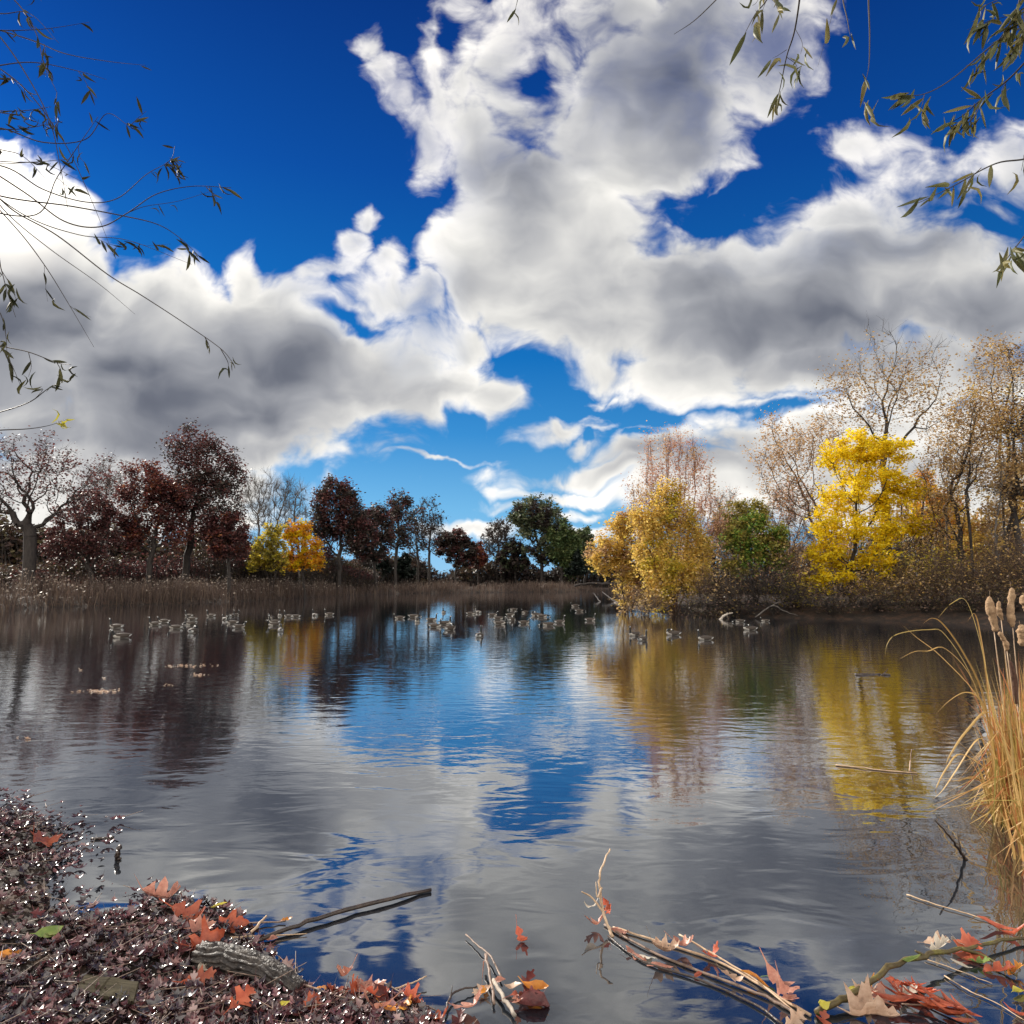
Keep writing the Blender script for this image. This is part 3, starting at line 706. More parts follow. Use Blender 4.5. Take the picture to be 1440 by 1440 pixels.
# ---- right bank
tree('willow_shrub', 'golden willow thicket leaning over the water at the tip of the right bank', 'shrub', 880, 58, [(858, 780, 36, 32), (885, 745, 28, 34), (905, 795, 48, 40), (870, 740, 20, 22), (900, 832, 34, 16)], bark='bark_warm', leaf='ochre', leaf2='peach', frac2=.25,
     n_attr=320, n_leaf=9500, leaf_k=.0034, r_base=0.12, stems=6, fork=.35, weep=.5, seed=31, group=RG, up_twig=.2)
tree('willow_shrub', 'ochre willow bush under the rosy feathery tree', 'shrub', 950, 52, [(930, 785, 42, 46), (965, 805, 36, 36), (945, 735, 40, 36), (915, 735, 30, 40), (985, 775, 22, 40), (940, 700, 26, 26), (935, 838, 30, 16)], bark='bark_warm', leaf='ochre', leaf2='lemon', frac2=.25,
     n_attr=360, n_leaf=9000, leaf_k=.0034, r_base=0.1, stems=7, fork=.35, weep=.4, seed=32, group=RG, up_twig=.2)
tree('poplar_tree', 'tall feathery tree of rosy upright twigs on the right bank', 'tree', 946, 54, [(896, 725, 12, 50), (916, 692, 13, 70), (938, 674, 13, 68), (956, 668, 12, 62), (974, 680, 13, 66), (993, 708, 12, 58), (1008, 738, 10, 40), (945, 735, 50, 40)], bark='bark_pink', leaf='blush', leaf2='peach', frac2=.35,
     n_attr=560, n_leaf=5600, leaf_k=.0024, r_base=0.11, stems=7, fork=.8, trop=(0, 0, .8), twigs=7, twig_len=1.5, up_twig=2.2, seed=33, group=RG, jit=.1, spread=.6)
tree('bare_tree', 'greyish leafless brushwood tree left behind the green bush', 'tree', 1030, 62, [(1025, 735, 36, 46)], bark='bark_grey', leaf='blush', n_leaf=500, leaf_k=.0024, n_attr=300, r_base=0.1, stems=4, twig_len=1.7, twigs=9, seed=34, group=RG)
tree('bare_tree', 'thin leafless pinkish tree between the green bush and yellow maple', 'tree', 1105, 60, [(1110, 735, 38, 60), (1090, 760, 30, 50)], bark='bark_warm', leaf='blush', n_leaf=900, leaf_k=.0024, n_attr=360, r_base=0.1, stems=4, twig_len=1.7, twigs=9, seed=35, group=RG)
tree('shrub', 'rounded deep green bush left of the yellow maple', 'shrub', 1062, 51, [(1070, 775, 40, 28), (1035, 762, 24, 22), (1092, 758, 22, 18), (1058, 738, 24, 18), (1100, 792, 18, 14), (1040, 800, 26, 16)], bark='bark', leaf='green', leaf2='olive', frac2=.5, n_attr=320, n_leaf=5200, leaf_k=.0034, r_base=0.1, stems=5, fork=.4, twigs=4, twig_len=1.5, spread=.5, seed=36, group=RG)
tree('shrub', 'yellowish olive sapling behind the deep green bush', 'shrub', 1035, 55, [(1030, 735, 24, 30), (1062, 725, 24, 20)], bark='bark_warm', leaf='olive', n_attr=140, n_leaf=2600, leaf_k=.003, r_base=0.07, stems=3, seed=37, group=RG)
tree('locust_tree', 'pale peach leaved tree sweeping left behind the yellow maple', 'tree', 1178, 62, [(1110, 650, 46, 40), (1085, 600, 20, 24), (1150, 620, 44, 36), (1120, 700, 50, 36), (1080, 655, 24, 36)], bark='bark_warm', leaf='peach', n_attr=420, n_leaf=3000, leaf_k=.0028, r_base=0.2, stems=3, fork=.6, twigs=4, twig_len=1.1, seed=38, group=RG)
tree('maple_tree', 'brilliant yellow maple on the right bank', 'tree', 1198, 49, [(1200, 645, 50, 36), (1240, 648, 50, 36), (1212, 695, 64, 34), (1262, 690, 36, 30), (1185, 742, 52, 30), (1245, 738, 48, 30), (1292, 745, 34, 15), (1176, 786, 48, 24), (1220, 795, 44, 24), (1158, 815, 34, 16), (1208, 822, 34, 14), (1136, 826, 18, 10)],
     bark='bark', leaf='gold', n_attr=420, n_leaf=14000, leaf_k=.0036, r_base=0.17, fork=.8, spread=.48, flat=.55, tilt=.9, seed=39, group=RG, trop=(0, 0, .1))
tree('ash_tree', 'tallest half bare tree spreading above the yellow maple', 'tree', 1248, 57, [(1240, 560, 60, 70), (1290, 540, 46, 60), (1190, 560, 40, 50), (1235, 480, 30, 36), (1300, 500, 40, 30), (1320, 590, 40, 40)], bark='bark', leaf='tan', n_attr=440, n_leaf=2400, leaf_k=.003, r_base=0.24, fork=.78, trop=(0, 0, .28), twigs=3, twig_len=1.2, seed=40, group=RG, leaf_top=.86, jit=.2)
tree('oak_tree', 'orange yellow tree half hidden between the yellow maple and the dark trunk', 'tree', 1322, 60, [(1320, 720, 34, 40), (1300, 690, 24, 24), (1350, 760, 30, 40)], bark='bark', leaf='amber', leaf2='gold', frac2=.4, n_attr=180, n_leaf=3800, leaf_k=.0032, r_base=0.12, seed=41, group=RG)
tree('elm_tree', 'brown tinted slim tree with a leaning dark trunk right of the yellow maple', 'tree', 1352, 47, [(1340, 640, 40, 60), (1370, 600, 36, 60), (1330, 720, 40, 50)], bark='bark', leaf='tan', n_attr=360, n_leaf=2600, leaf_k=.003, r_base=0.16, fork=.8, trop=(0, 0, .25), twigs=4, seed=42, group=RG, lean=.02)
tree('elm_tree', 'tall double trunked tree with sparse brown leaves near the right edge', 'tree', 1388, 50, [(1395, 590, 40, 70), (1370, 660, 44, 50), (1425, 640, 40, 60), (1385, 520, 24, 40)], bark='bark', leaf='tan', leaf2='ochre', frac2=.2, n_attr=420, n_leaf=4200, leaf_k=.003, r_base=0.2, stems=2, fork=.8, trop=(0, 0, .3), twigs=4, seed=43, group=RG)
tree('elm_tree', 'tall pointed dark tree with tiered leaf tufts at the right edge', 'tree', 1436, 45, [(1422, 520, 20, 44), (1425, 590, 30, 50), (1440, 680, 44, 60)], bark='bark', leaf='tan', leaf2='umber', frac2=.3, n_attr=320, n_leaf=4200, leaf_k=.0032, r_base=0.2, fork=.5, trop=(0, 0, .3), twigs=4, seed=44, group=RG, flat=.4)
tree('elm_tree', 'golden leaved tree behind the trunks at the right edge', 'tree', 1420, 58, [(1410, 740, 50, 44), (1450, 700, 44, 50), (1370, 770, 34, 34)], bark='bark_warm', leaf='ochre', leaf2='tan', frac2=.4, n_attr=240, n_leaf=4600, leaf_k=.0032, r_base=0.14, seed=45, group=RG)
tree('elm_tree', 'outermost leafy tree cut by the right edge of the photo', 'tree', 1530, 46, [(1500, 620, 60, 90), (1540, 700, 80, 90)], bark='bark', leaf='tan', leaf2='ochre', frac2=.4, n_attr=260, n_leaf=4200, leaf_k=.0034, r_base=0.2, seed=46, group=RG)
for i, (bx, Yb, top, w, lb) in enumerate([(1296, 53, 650, 12, 'slender bare sapling just right of the yellow maple'), (1310, 49, 700, 10, 'thin bare pole of a tree left of the leaning dark trunk'), (1366, 46, 560, 16, 'tall bare stem between the leaning trunk and the double trunk'),
        (1404, 44, 640, 14, 'pale bare stem standing before the golden tree near the right edge'), (1418, 52, 500, 18, 'thin tall bare tree behind the pointed dark tree at the right edge'), (1336, 56, 610, 16, 'far slim bare tree showing between the two leaning trunks')]):
    tree('bare_tree', lb, 'tree', bx, Yb, [(bx + 4, top + 45, w, 45), (bx - 3, top + 100, w * 1.2, 40)], bark=['bark', 'bark_warm', 'bark', 'bark_grey', 'bark', 'bark_grey'][i], leaf='tan', n_leaf=260, leaf_k=.0026, n_attr=120, r_base=.085, fork=.85, trop=(0, 0, .5), twigs=6, twig_len=1.7, seed=90 + i, group='slender bare trees of the right bank')
# shrubs and brush under the right bank trees
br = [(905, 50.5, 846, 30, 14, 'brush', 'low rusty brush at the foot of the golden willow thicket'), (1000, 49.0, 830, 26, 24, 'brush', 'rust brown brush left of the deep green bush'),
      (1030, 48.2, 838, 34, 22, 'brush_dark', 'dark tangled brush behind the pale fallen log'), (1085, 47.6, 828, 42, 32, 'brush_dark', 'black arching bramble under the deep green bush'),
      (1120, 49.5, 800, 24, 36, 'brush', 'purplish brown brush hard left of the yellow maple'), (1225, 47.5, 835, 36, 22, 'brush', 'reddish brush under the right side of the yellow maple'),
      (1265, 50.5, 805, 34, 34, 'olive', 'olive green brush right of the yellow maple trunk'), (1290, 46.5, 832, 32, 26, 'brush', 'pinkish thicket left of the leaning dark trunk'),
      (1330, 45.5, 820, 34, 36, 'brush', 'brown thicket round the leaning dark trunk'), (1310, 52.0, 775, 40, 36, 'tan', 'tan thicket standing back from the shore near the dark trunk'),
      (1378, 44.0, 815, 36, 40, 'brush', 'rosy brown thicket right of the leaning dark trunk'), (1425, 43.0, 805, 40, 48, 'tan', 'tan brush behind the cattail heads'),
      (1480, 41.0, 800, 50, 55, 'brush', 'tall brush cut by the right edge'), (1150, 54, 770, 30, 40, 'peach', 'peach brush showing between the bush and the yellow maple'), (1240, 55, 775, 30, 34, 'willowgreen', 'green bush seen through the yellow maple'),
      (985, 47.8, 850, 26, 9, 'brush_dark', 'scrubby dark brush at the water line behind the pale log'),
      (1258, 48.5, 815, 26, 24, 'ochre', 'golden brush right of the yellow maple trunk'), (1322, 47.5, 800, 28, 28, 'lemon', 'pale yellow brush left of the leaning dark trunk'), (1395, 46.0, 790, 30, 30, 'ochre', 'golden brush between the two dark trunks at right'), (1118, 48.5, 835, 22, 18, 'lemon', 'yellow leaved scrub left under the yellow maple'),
      (1165, 46.0, 852, 36, 11, 'brush_dark', 'low scrub added and coloured black as undercut shadow left of the yellow maple trunk'), (1232, 44.9, 854, 36, 10, 'brush_dark', 'low scrub added and coloured black as undercut shadow below the yellow maple'), (1300, 43.9, 856, 38, 10, 'brush_dark', 'low scrub added and coloured black as undercut shadow left of the leaning dark trunk'),  # low waterline scrub, added in dark colour for the shadow of the undercut bank
      (1362, 42.3, 858, 36, 11, 'brush_dark', 'low scrub added and coloured dark as undercut shadow behind the arching cattail blades'), (1425, 41.0, 858, 40, 14, 'brush_dark', 'low scrub added and coloured dark as undercut shadow behind the cattail heads')]
for i, (bx, Yb, cy, rx, ry, lf, lb) in enumerate(br):
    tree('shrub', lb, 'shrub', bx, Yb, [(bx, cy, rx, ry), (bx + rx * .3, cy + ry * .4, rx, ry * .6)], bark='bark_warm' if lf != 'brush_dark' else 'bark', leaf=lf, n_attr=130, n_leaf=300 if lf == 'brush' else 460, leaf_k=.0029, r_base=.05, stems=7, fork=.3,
         twigs=11, twig_len=2.0, up_twig=.45, weep=.3, spread=1.3, seed=60 + i, group='brush under the right bank trees', step=0.42, jit=.35)

# ------------------------------------------------------------------ reeds, undergrowth and far woods
def shore_band(pxs, n, d0, d1, rng):
    """points along the pond edge between two px columns, set back d0..d1 metres"""
    W = np.array([on_z(*p)[:2] for p in pxs]); seg = np.diff(W, axis=0); L = np.linalg.norm(seg, axis=1)
    i = rng.choice(len(L), n, p=L / L.sum()); t = rng.uniform(0, 1, (n, 1))
    p = W[i] + seg[i] * t
    nrm = np.stack([-seg[i, 1], seg[i, 0]], 1) / L[i][:, None]
    nrm = np.where((nrm[:, 1:2] < 0), -nrm, nrm)
    return p + nrm * rng.uniform(d0, d1, (n, 1))

def reeds(name, label, pxs, n, d0, d1, h0, h1, seed, wd=0.05, plume=.22):
    rng = np.random.default_rng(seed)
    P = shore_band(pxs, n, d0, d1, rng)
    keep = wav(P[:, 0], P[:, 1], 0.8, 0, 12) + rng.normal(0, .7, n) > -.75
    P = P[keep]; n = len(P)
    z = np.maximum(ground_z(P[:, 0], P[:, 1]), -0.25)
    h = rng.uniform(h0, h1, n) * np.clip(1 + 0.26 * wav(P[:, 0], P[:, 1], 0.45, 0, 12) + .14 * wav(P[:, 0], P[:, 1], 1.7, 8, 20), .35, 1.6)
    B = np.stack([P[:, 0], P[:, 1], z], 1)
    ln = rng.normal(0, 0.17, (n, 2)); T = B + np.stack([ln[:, 0] * h, ln[:, 1] * h, h], 1)
    a = rng.uniform(0, PI, n); sd = np.stack([np.cos(a), np.sin(a), 0 * a], 1) * wd * rng.uniform(.5, 1.3, (n, 1))
    Mid = B * .45 + T * .55 + np.stack([ln[:, 0] * h, ln[:, 1] * h, 0 * h], 1) * -.15
    V = np.stack([B - sd * .5, B + sd * .5, Mid + sd * .45, Mid - sd * .45, T + sd * .08, T - sd * .08], 1).reshape(-1, 3)
    Q = (np.array([[0, 1, 2, 3], [3, 2, 4, 5]])[None] + (np.arange(n) * 6)[:, None, None]).reshape(-1, 4)
    ac = Acc(); ac.add(V, Q, None, 0)
    # drooping leaf blades and seed plumes
    m = int(n * .8); k = rng.integers(0, n, m); t = rng.uniform(.35, .9, (m, 1)); C = B[k] * (1 - t) + T[k] * t
    d = rng.normal(0, 1, (m, 3)); d[:, 2] = rng.uniform(-.2, .7, m); d = norm(d); E = C + d * rng.uniform(.25, .6, (m, 1))
    s2 = np.cross(d, [0, 0, 1.0]) * wd * .4
    V = np.stack([C - s2, C + s2, E + s2 * .2, E - s2 * .2], 1).reshape(-1, 3)
    ac.add(V, (np.array([[0, 1, 2, 3]])[None] + (np.arange(m) * 4)[:, None, None]).reshape(-1, 4), None, 0)
    m = int(n * plume); k = rng.integers(0, n, m)
    scatter(ac, LEAFV * np.array([.9, 1.3, 1]), LEAFQ, T[k] + rng.normal(0, .05, (m, 3)), rot_rand(m, 1.4, rng), rng.uniform(.16, .34, m), 1)
    o = obj(name, ac.mesh(name, [M['reed'], M['plume']]))
    return tag(o, label, 'reeds', None, 'stuff')

reeds('reed_bed', 'brown reed bed fringing the left shore', [(-220, 866), (-100, 860), (0, 856), (100, 853), (200, 850), (300, 847), (400, 842), (480, 837.5)], 12500, -.3, 7.5, 1.0, 2.2, 1)
reeds('far_reed_bed', 'low purplish brown reeds along the far shore', [(470, 838), (560, 834.5), (700, 833), (800, 832.3), (850, 832), (905, 833)], 9500, -.5, 12, .9, 1.8, 2, wd=.09, plume=.12)

def undergrowth(name, label, pts, n, hmax, seed, mat, mat2, size):
    rng = np.random.default_rng(seed)
    W = np.array(pts, float); seg = np.diff(W, axis=0); L = np.linalg.norm(seg, axis=1)
    i = rng.choice(len(L), n, p=L / L.sum()); p = W[i] + seg[i] * rng.uniform(0, 1, (n, 1)) + rng.normal(0, 1, (n, 2)) * np.array([1.0, 4.0])
    z = ground_z(p[:, 0], p[:, 1])
    top = hmax * (0.72 + 0.28 * wav(p[:, 0], p[:, 1] * .3, .35, 0, 12)).clip(.25, 1.4)
    zz = z + top * rng.uniform(0, 1, n) ** .8
    ac = Acc(); P = np.stack([p[:, 0], p[:, 1], zz], 1)
    sel = wav(p[:, 0], zz * 2, .5, 6, 18) > .5
    Rm = rot_rand(n, 1.1, rng); S = size * rng.uniform(.6, 1.5, n)
    scatter(ac, LEAFV, LEAFQ, P[~sel], Rm[~sel], S[~sel], 0); scatter(ac, LEAFV, LEAFQ, P[sel], Rm[sel], S[sel], 1)
    m = n // 10; k = rng.integers(0, n, m); A = np.stack([p[k, 0], p[k, 1], z[k] - .1], 1); B = A + np.stack([rng.normal(0, 1.3, m), rng.normal(0, .8, m), top[k] * rng.uniform(.4, 1.05, m)], 1)
    V, Q = prisms(A, B, np.full(m, size * .13), np.full(m, size * .05), 3); ac.add(V, Q, None, 2)
    o = obj(name, ac.mesh(name, [M[mat], M[mat2], M['bark']]))
    return tag(o, label, 'undergrowth', None, 'stuff')

P_ = lambda px, Y: at(px, 820, Y)[:2]
undergrowth('undergrowth', 'dark tangled undergrowth below the left bank trees', [P_(-120, 84), P_(60, 90), P_(200, 98), P_(330, 108), P_(470, 142), P_(520, 158)], 52000, 6.5, 5, 'brush_dark', 'maroon', .36)
undergrowth('far_undergrowth', 'dim hedge of undergrowth below the far shore trees', [P_(470, 165), P_(600, 212), P_(720, 222), P_(860, 218), P_(960, 200)], 34000, 9.0, 6, 'umber', 'brush_dark', .85)
undergrowth('far_wood', 'hazy brown wood far behind the right bank trees', [P_(945, 92), P_(1050, 84), P_(1200, 76), P_(1440, 70), P_(1620, 66)], 26000, 9.5, 7, 'tan', 'blush', .34)
tag(bpy.data.objects['undergrowth'], None); 
undergrowth('distant_wood', 'brown wood standing behind the left bank trees', [P_(-200, 112), P_(60, 118), P_(230, 125), P_(340, 132), P_(420, 150)], 42000, 12.5, 8, 'brush_dark', 'umber', .75)

# ------------------------------------------------------------------ geese
M['goose_brown'] = surf_mat('goose_brown', [(0.3, (0.026, 0.02, 0.016)), (0.7, (0.075, 0.057, 0.045))], 18, rough=.7, stretch=(3, 1, 1))
M['goose_pale'] = surf_mat('goose_pale', [(0.3, (0.3, 0.27, 0.24)), (0.7, (0.52, 0.48, 0.43))], 14, rough=.7)
M['goose_black'] = surf_mat('goose_black', [(0.3, (0.006, 0.006, 0.006)), (0.7, (0.016, 0.015, 0.014))], 14, rough=.5)
M['goose_white'] = surf_mat('goose_white', [(0.3, (0.7, 0.69, 0.66)), (0.7, (0.82, 0.81, 0.79))], 14, rough=.7)

def goose_mesh(name, neck, head, fluff=1.0):
    """one continuous surface swept from the tail to the bill; neck and head: lists of (x, z, half width, half height)"""
    body = [(-.44, .15, .012, .008), (-.40, .14, .05, .022), (-.33, .125, .095, .055), (-.22, .095, .145, .105), (-.08, .08, .17, .13 * fluff),
            (.06, .075, .168, .132 * fluff), (.17, .08, .145, .12), (.25, .11, .105, .10)]
    P = body + neck + head
    C = np.array([(x, 0, z) for x, z, *_ in P]); W = np.array([p[2:] for p in P])
    m = 3; ts = np.arange(len(P))
    Cs = smooth_path(C, m); Ws = np.maximum(smooth_path(np.column_stack([W, 0 * W[:, :1]]), m)[:, :2], .004)
    T = norm(np.gradient(Cs, axis=0)); lat = np.array([0, 1.0, 0]); nr = norm(np.cross(T, lat))
    k = 12; an = np.arange(k) * 2 * PI / k
    V = Cs[:, None] + np.cos(an)[None, :, None] * lat * Ws[:, None, :1] + np.sin(an)[None, :, None] * nr[:, None] * Ws[:, None, 1:]
    n = len(Cs); i = np.arange(k); j = (i + 1) % k
    q = np.stack([i, j, j + k, i + k], 1)
    Q = (q[None] + (np.arange(n - 1) * k)[:, None, None]).reshape(-1, 4)
    sf = np.repeat((np.arange(n - 1) + .5) / m, k); aa = np.tile(np.sin((np.arange(k) + .5) * 2 * PI / k), n - 1)
    if T[n // 4, 0] > 0 and nr[n // 4, 2] > 0: aa = -aa         # aa < 0 is the back
    nb, nn = len(body), len(body) + len(neck)
    mi = np.where(sf < 1.2, 2, 0)
    mi = np.where((sf >= 1.2) & (sf < 2.6) & (aa > -.2), 3, mi)
    mi = np.where((sf >= 2.6) & (sf < 5.2) & (aa > .45), 1, mi)
    mi = np.where((sf >= 5.2) & (sf < nb - .2) & (aa > .2), 1, mi)
    mi = np.where(sf >= nb - .2, 2, mi)
    mi = np.where((sf >= nn - .1) & (sf < nn + 1.1) & (aa > -.3), 3, mi)
    V = V.reshape(-1, 3); V = np.vstack([V, Cs[0], Cs[-1]])
    T2 = [[b, a, n * k] for a, b in zip(i, j)] + [[(n - 1) * k + a, (n - 1) * k + b, n * k + 1] for a, b in zip(i, j)]
    return make_mesh(name, V, Q, T2, [M['goose_brown'], M['goose_pale'], M['goose_black'], M['goose_white']], mi, np.full(len(T2), 2), True)

GM = {
 'up': goose_mesh('goose_up', [(.30, .20, .062, .062), (.315, .30, .048, .048), (.32, .40, .044, .044)], [(.335, .455, .04, .042), (.37, .485, .038, .036), (.42, .478, .02, .017), (.46, .47, .008, .006)]),
 'low': goose_mesh('goose_low', [(.30, .17, .06, .06), (.335, .235, .042, .042), (.36, .29, .037, .037)], [(.385, .33, .04, .04), (.425, .345, .037, .034), (.475, .335, .02, .016), (.515, .325, .008, .006)]),
 'feed': goose_mesh('goose_feed', [(.33, .13, .062, .062), (.40, .125, .045, .045), (.45, .10, .038, .038)], [(.49, .07, .04, .04), (.53, .045, .036, .034), (.565, .02, .02, .016), (.59, .0, .008, .006)]),
 'tuck': goose_mesh('goose_tuck', [(.29, .20, .07, .06), (.27, .265, .055, .045), (.20, .285, .05, .042)], [(.13, .27, .045, .042), (.07, .25, .038, .034), (.02, .235, .02, .016), (-.02, .225, .008, .006)], 1.1),
}
POSE = {'up': 'with its neck held up', 'low': 'with its neck half lowered', 'feed': 'dipping its bill', 'tuck': 'with head tucked back'}
FACE = {'L': ('swimming left', PI), 'R': ('swimming right', 0), 'A': ('swimming away', PI / 2), 'T': ('coming nearer', -PI / 2), 'l': ('facing away left', PI * .72), 'r': ('facing away right', PI * .28), 'k': ('facing near left', -PI * .75), 'j': ('facing near right', -PI * .25)}
ORD = ['first', 'second', 'third', 'fourth', 'fifth', 'sixth', 'seventh', 'eighth', 'ninth']
FL = [
 ('string before the left reeds', [(164, 883, 'L', 'up', 1.1), (171, 897, 'k', 'low', 1.1), (218, 879, 'L', 'up', 1), (231, 875, 'L', 'low', 1), (247, 884, 'L', 'low', 1)]),
 ('bunch by the oak reflection', [(266, 867, 'L', 'up', .95), (270, 872, 'L', 'low', 1), (268, 879, 'k', 'feed', 1), (272, 890, 'A', 'tuck', 1.2), (297, 867, 'L', 'up', 1)]),
 ('knot right of the oak reflection', [(317, 872, 'l', 'low', 1), (326, 867, 'A', 'up', .95), (331, 866, 'r', 'up', .9), (327, 877, 'L', 'up', 1), (336, 883, 'r', 'low', 1)]),
 ('string by the orange reflection', [(381, 870, 'T', 'low', 1), (386, 876, 'L', 'up', 1), (385, 880, 'k', 'low', 1), (395, 888, 'A', 'low', 1), (394, 866, 'T', 'up', 1), (406, 868, 'L', 'up', 1), (416, 868, 'L', 'feed', 1), (443, 866, 'l', 'up', 1), (463, 865, 'L', 'up', 1)]),
 ('left half of middle flock', [(562, 870, 'L', 'low', 1), (582, 868, 'R', 'feed', 1.1), (587, 875, 'T', 'low', 1), (607, 873, 'R', 'up', 1), (612, 882, 'R', 'up', 1), (624, 862, 'T', 'up', 1), (625.5, 878, 'R', 'up', 1), (632, 886, 'r', 'tuck', 1.2)]),
 ('centre of middle flock', [(662, 864, 'R', 'low', 1), (673, 862, 'l', 'low', 1), (674.5, 896, 'A', 'up', 1), (693, 866, 'R', 'low', 1), (701, 871, 'R', 'feed', 1), (703, 878, 'R', 'up', 1)]),
 ('right half of middle flock', [(718, 866, 'R', 'low', 1), (719, 873, 'r', 'tuck', 1.1), (722, 858, 'L', 'feed', 1), (737, 877, 'R', 'low', 1), (738, 862, 'k', 'low', 1), (754, 866, 'L', 'tuck', 1.1), (763, 868, 'R', 'feed', 1.1), (771, 880, 'L', 'feed', 1.1), (787, 876, 'R', 'up', 1)]),
 ('trio near the golden thicket', [(809, 853, 'L', 'low', 1.2), (815, 860, 'R', 'feed', 1.1), (830, 873, 'R', 'up', 1)]),
 ('group before the pale log', [(892, 894, 'k', 'up', .95), (904, 901, 'r', 'up', .95), (947, 893, 'L', 'tuck', 1), (992, 900, 'L', 'up', .95), (1040, 875, 'L', 'feed', .95), (1055, 886, 'L', 'tuck', 1.05), (1076, 874, 'L', 'low', .8)]),
]
for fname, L in FL:
    for i, (px, py, fc, ps, sc) in enumerate(sorted(L)):
        p = on_z(px, py)
        o = obj('goose', GM[ps], None, p)
        o.rotation_euler = (0, 0, FACE[fc][1] + R.normal(0, .12)); sc *= .86 + .1 * ((px * 7 + py) % 1.0); o.scale = (sc, sc, sc)
        tag(o, 'Canada goose %s, %s from left in the %s' % (FACE[fc][0] if ps in ('low', 'up') else POSE[ps], ORD[i], fname), 'goose', 'geese on the pond')

# ------------------------------------------------------------------ dead wood at the right bank and in the water
M['deadwood'] = surf_mat('dead_wood', [(0.3, (0.2, 0.16, 0.13)), (0.7, (0.5, 0.44, 0.37))], 5, stretch=(1, 1, .3), rough=.8, bump=.02)
M['wetwood'] = surf_mat('wet_wood', [(0.3, (0.018, 0.012, 0.01)), (0.7, (0.075, 0.05, 0.038))], 12, rough=.35, spec=.5, bump=.004, bscale=60)
M['twigwood'] = surf_mat('twig_wood', [(0.3, (0.1, 0.065, 0.05)), (0.7, (0.3, 0.21, 0.16))], 14, rough=.5, bump=.002, bscale=80)
M['mossy'] = surf_mat('mossy_bark', [(0.3, (0.04, 0.028, 0.015)), (0.5, (0.1, 0.075, 0.03)), (0.68, (0.17, 0.15, 0.03))], 9, rough=.5, bump=.004, bscale=60)
M['strawstem'] = surf_mat('straw_stem', [(0.3, (0.36, 0.24, 0.15)), (0.7, (0.62, 0.45, 0.3))], 16, rough=.45)

def px3(p, Y=None):
    """photo pixel (+ height over the water, or a distance) to a point"""
    if Y is not None: return at(p[0], p[1], Y)
    return on_z(p[0], p[1], p[2] if len(p) > 2 else 0.01)

def stick(name, label, cat, pts, r0, r1, mat, extra=(), Y=None, wob=.08, group=None, k=7):
    """a stem of wood; extra: side shoots [(pts, r0, r1)]. radii in photo pixels"""
    P = np.array([px3(p, Y) for p in pts]); s = np.linalg.norm(P[0] - [0, 0, H]) / F
    a = Acc(); b = P[0]
    S = smooth_path(P, 6); S[1:-1] += R.normal(0, .25 * r0 * s, S[1:-1].shape)
    tube(a, S - b, r0 * s, r1 * s, k, 0, wob)
    for e, q0, q1 in extra:
        E = np.array([px3(p, Y) for p in e]); tube(a, smooth_path(E, 5) - b, q0 * s, q1 * s, 5, 0, wob)
    return tag(obj(name, a.mesh(name, [M[mat]], True), None, b), label, cat, group)

stick('fallen_log', 'pale bleached log arching out of the water before the right bank', 'log', [(972, 861, .1), (986, 858, .32), (1004, 860, .25), (1018, 868, -.05)], 3.4, 2.4, 'deadwood', [([(994, 858, .3), (995, 850, .8), (998, 842, 1.2)], 1.6, .7)])
stick('driftwood', 'short pale driftwood stub beside the bleached log', 'driftwood', [(1012, 872, -.05), (1020, 865, .25), (1030, 862, .35)], 1.8, 1.0, 'deadwood', [([(1020, 865, .25), (1025, 870, -.05)], 1.2, .8)])
stick('fallen_log', 'pale log slanting into the water below the golden thicket', 'log', [(864, 849, -.1), (878, 843, .35), (896, 836, .8)], 1.6, 1.1, 'deadwood')
stick('dead_branch', 'dark dead branch leaning left out of the water by the golden thicket', 'branch', [(869, 848, -.1), (858, 841, .4), (847, 832, 1.0)], 1.1, .5, 'bark')
stick('dead_branch', 'lone dark stick standing tilted in the water off the golden thicket', 'branch', [(845, 847, -.05), (840, 841, .35), (835, 834, .8)], .9, .5, 'bark')
stick('fallen_log', 'long dark fallen trunk lying along the shore behind the golden thicket', 'log', [(808, 824), (830, 820.5), (850, 821), (874, 822)], 1.6, 2.2, 'bark', [([(850, 821), (858, 816)], 1, .5)], Y=76)
stick('dead_branch', 'grey forked dead bough lying on the dark bank right of the log', 'branch', [(1062, 868), (1085, 852), (1100, 858), (1122, 866)], 1.0, .5, 'bark_grey', [([(1085, 852), (1096, 846)], .7, .3)], Y=46)
stick('floating_stick', 'dark stick floating in the yellow reflection near the cattails', 'stick', [(1203, 949), (1228, 948), (1252, 949)], 1.7, 1.2, 'wetwood', [([(1240, 949), (1244, 946, .03), (1249, 940, .12)], .7, .3)])
stick('floating_reed', 'long pinkish stem floating across the bottom of the yellow reflection', 'stem', [(1175, 1076), (1205, 1079), (1240, 1083), (1290, 1087)], 1.1, .7, 'strawstem', [([(1279, 1084), (1280, 1070, .05), (1282, 1054, .2)], .9, .5)])
stick('stub', 'black stub of wood sticking out of the water beside the leaf heap', 'stub', [(165, 1210, -.02), (166, 1200, .06), (168, 1190, .1)], 3.0, 2.4, 'wetwood', [([(165, 1208, .01), (171, 1207, .01)], 2, 1)])
stick('floating_stick', 'thin black stick lying on the pale water above the stub', 'stick', [(128, 1180), (145, 1178.5), (160, 1178)], 1.3, 1.6, 'wetwood')
stick('long_stick', 'long straight wet stick reaching from the leaf heap over open water', 'stick', [(342, 1330, .02), (420, 1300, .03), (500, 1276, .03), (606, 1251, .015)], 2.7, 2.6, 'wetwood')
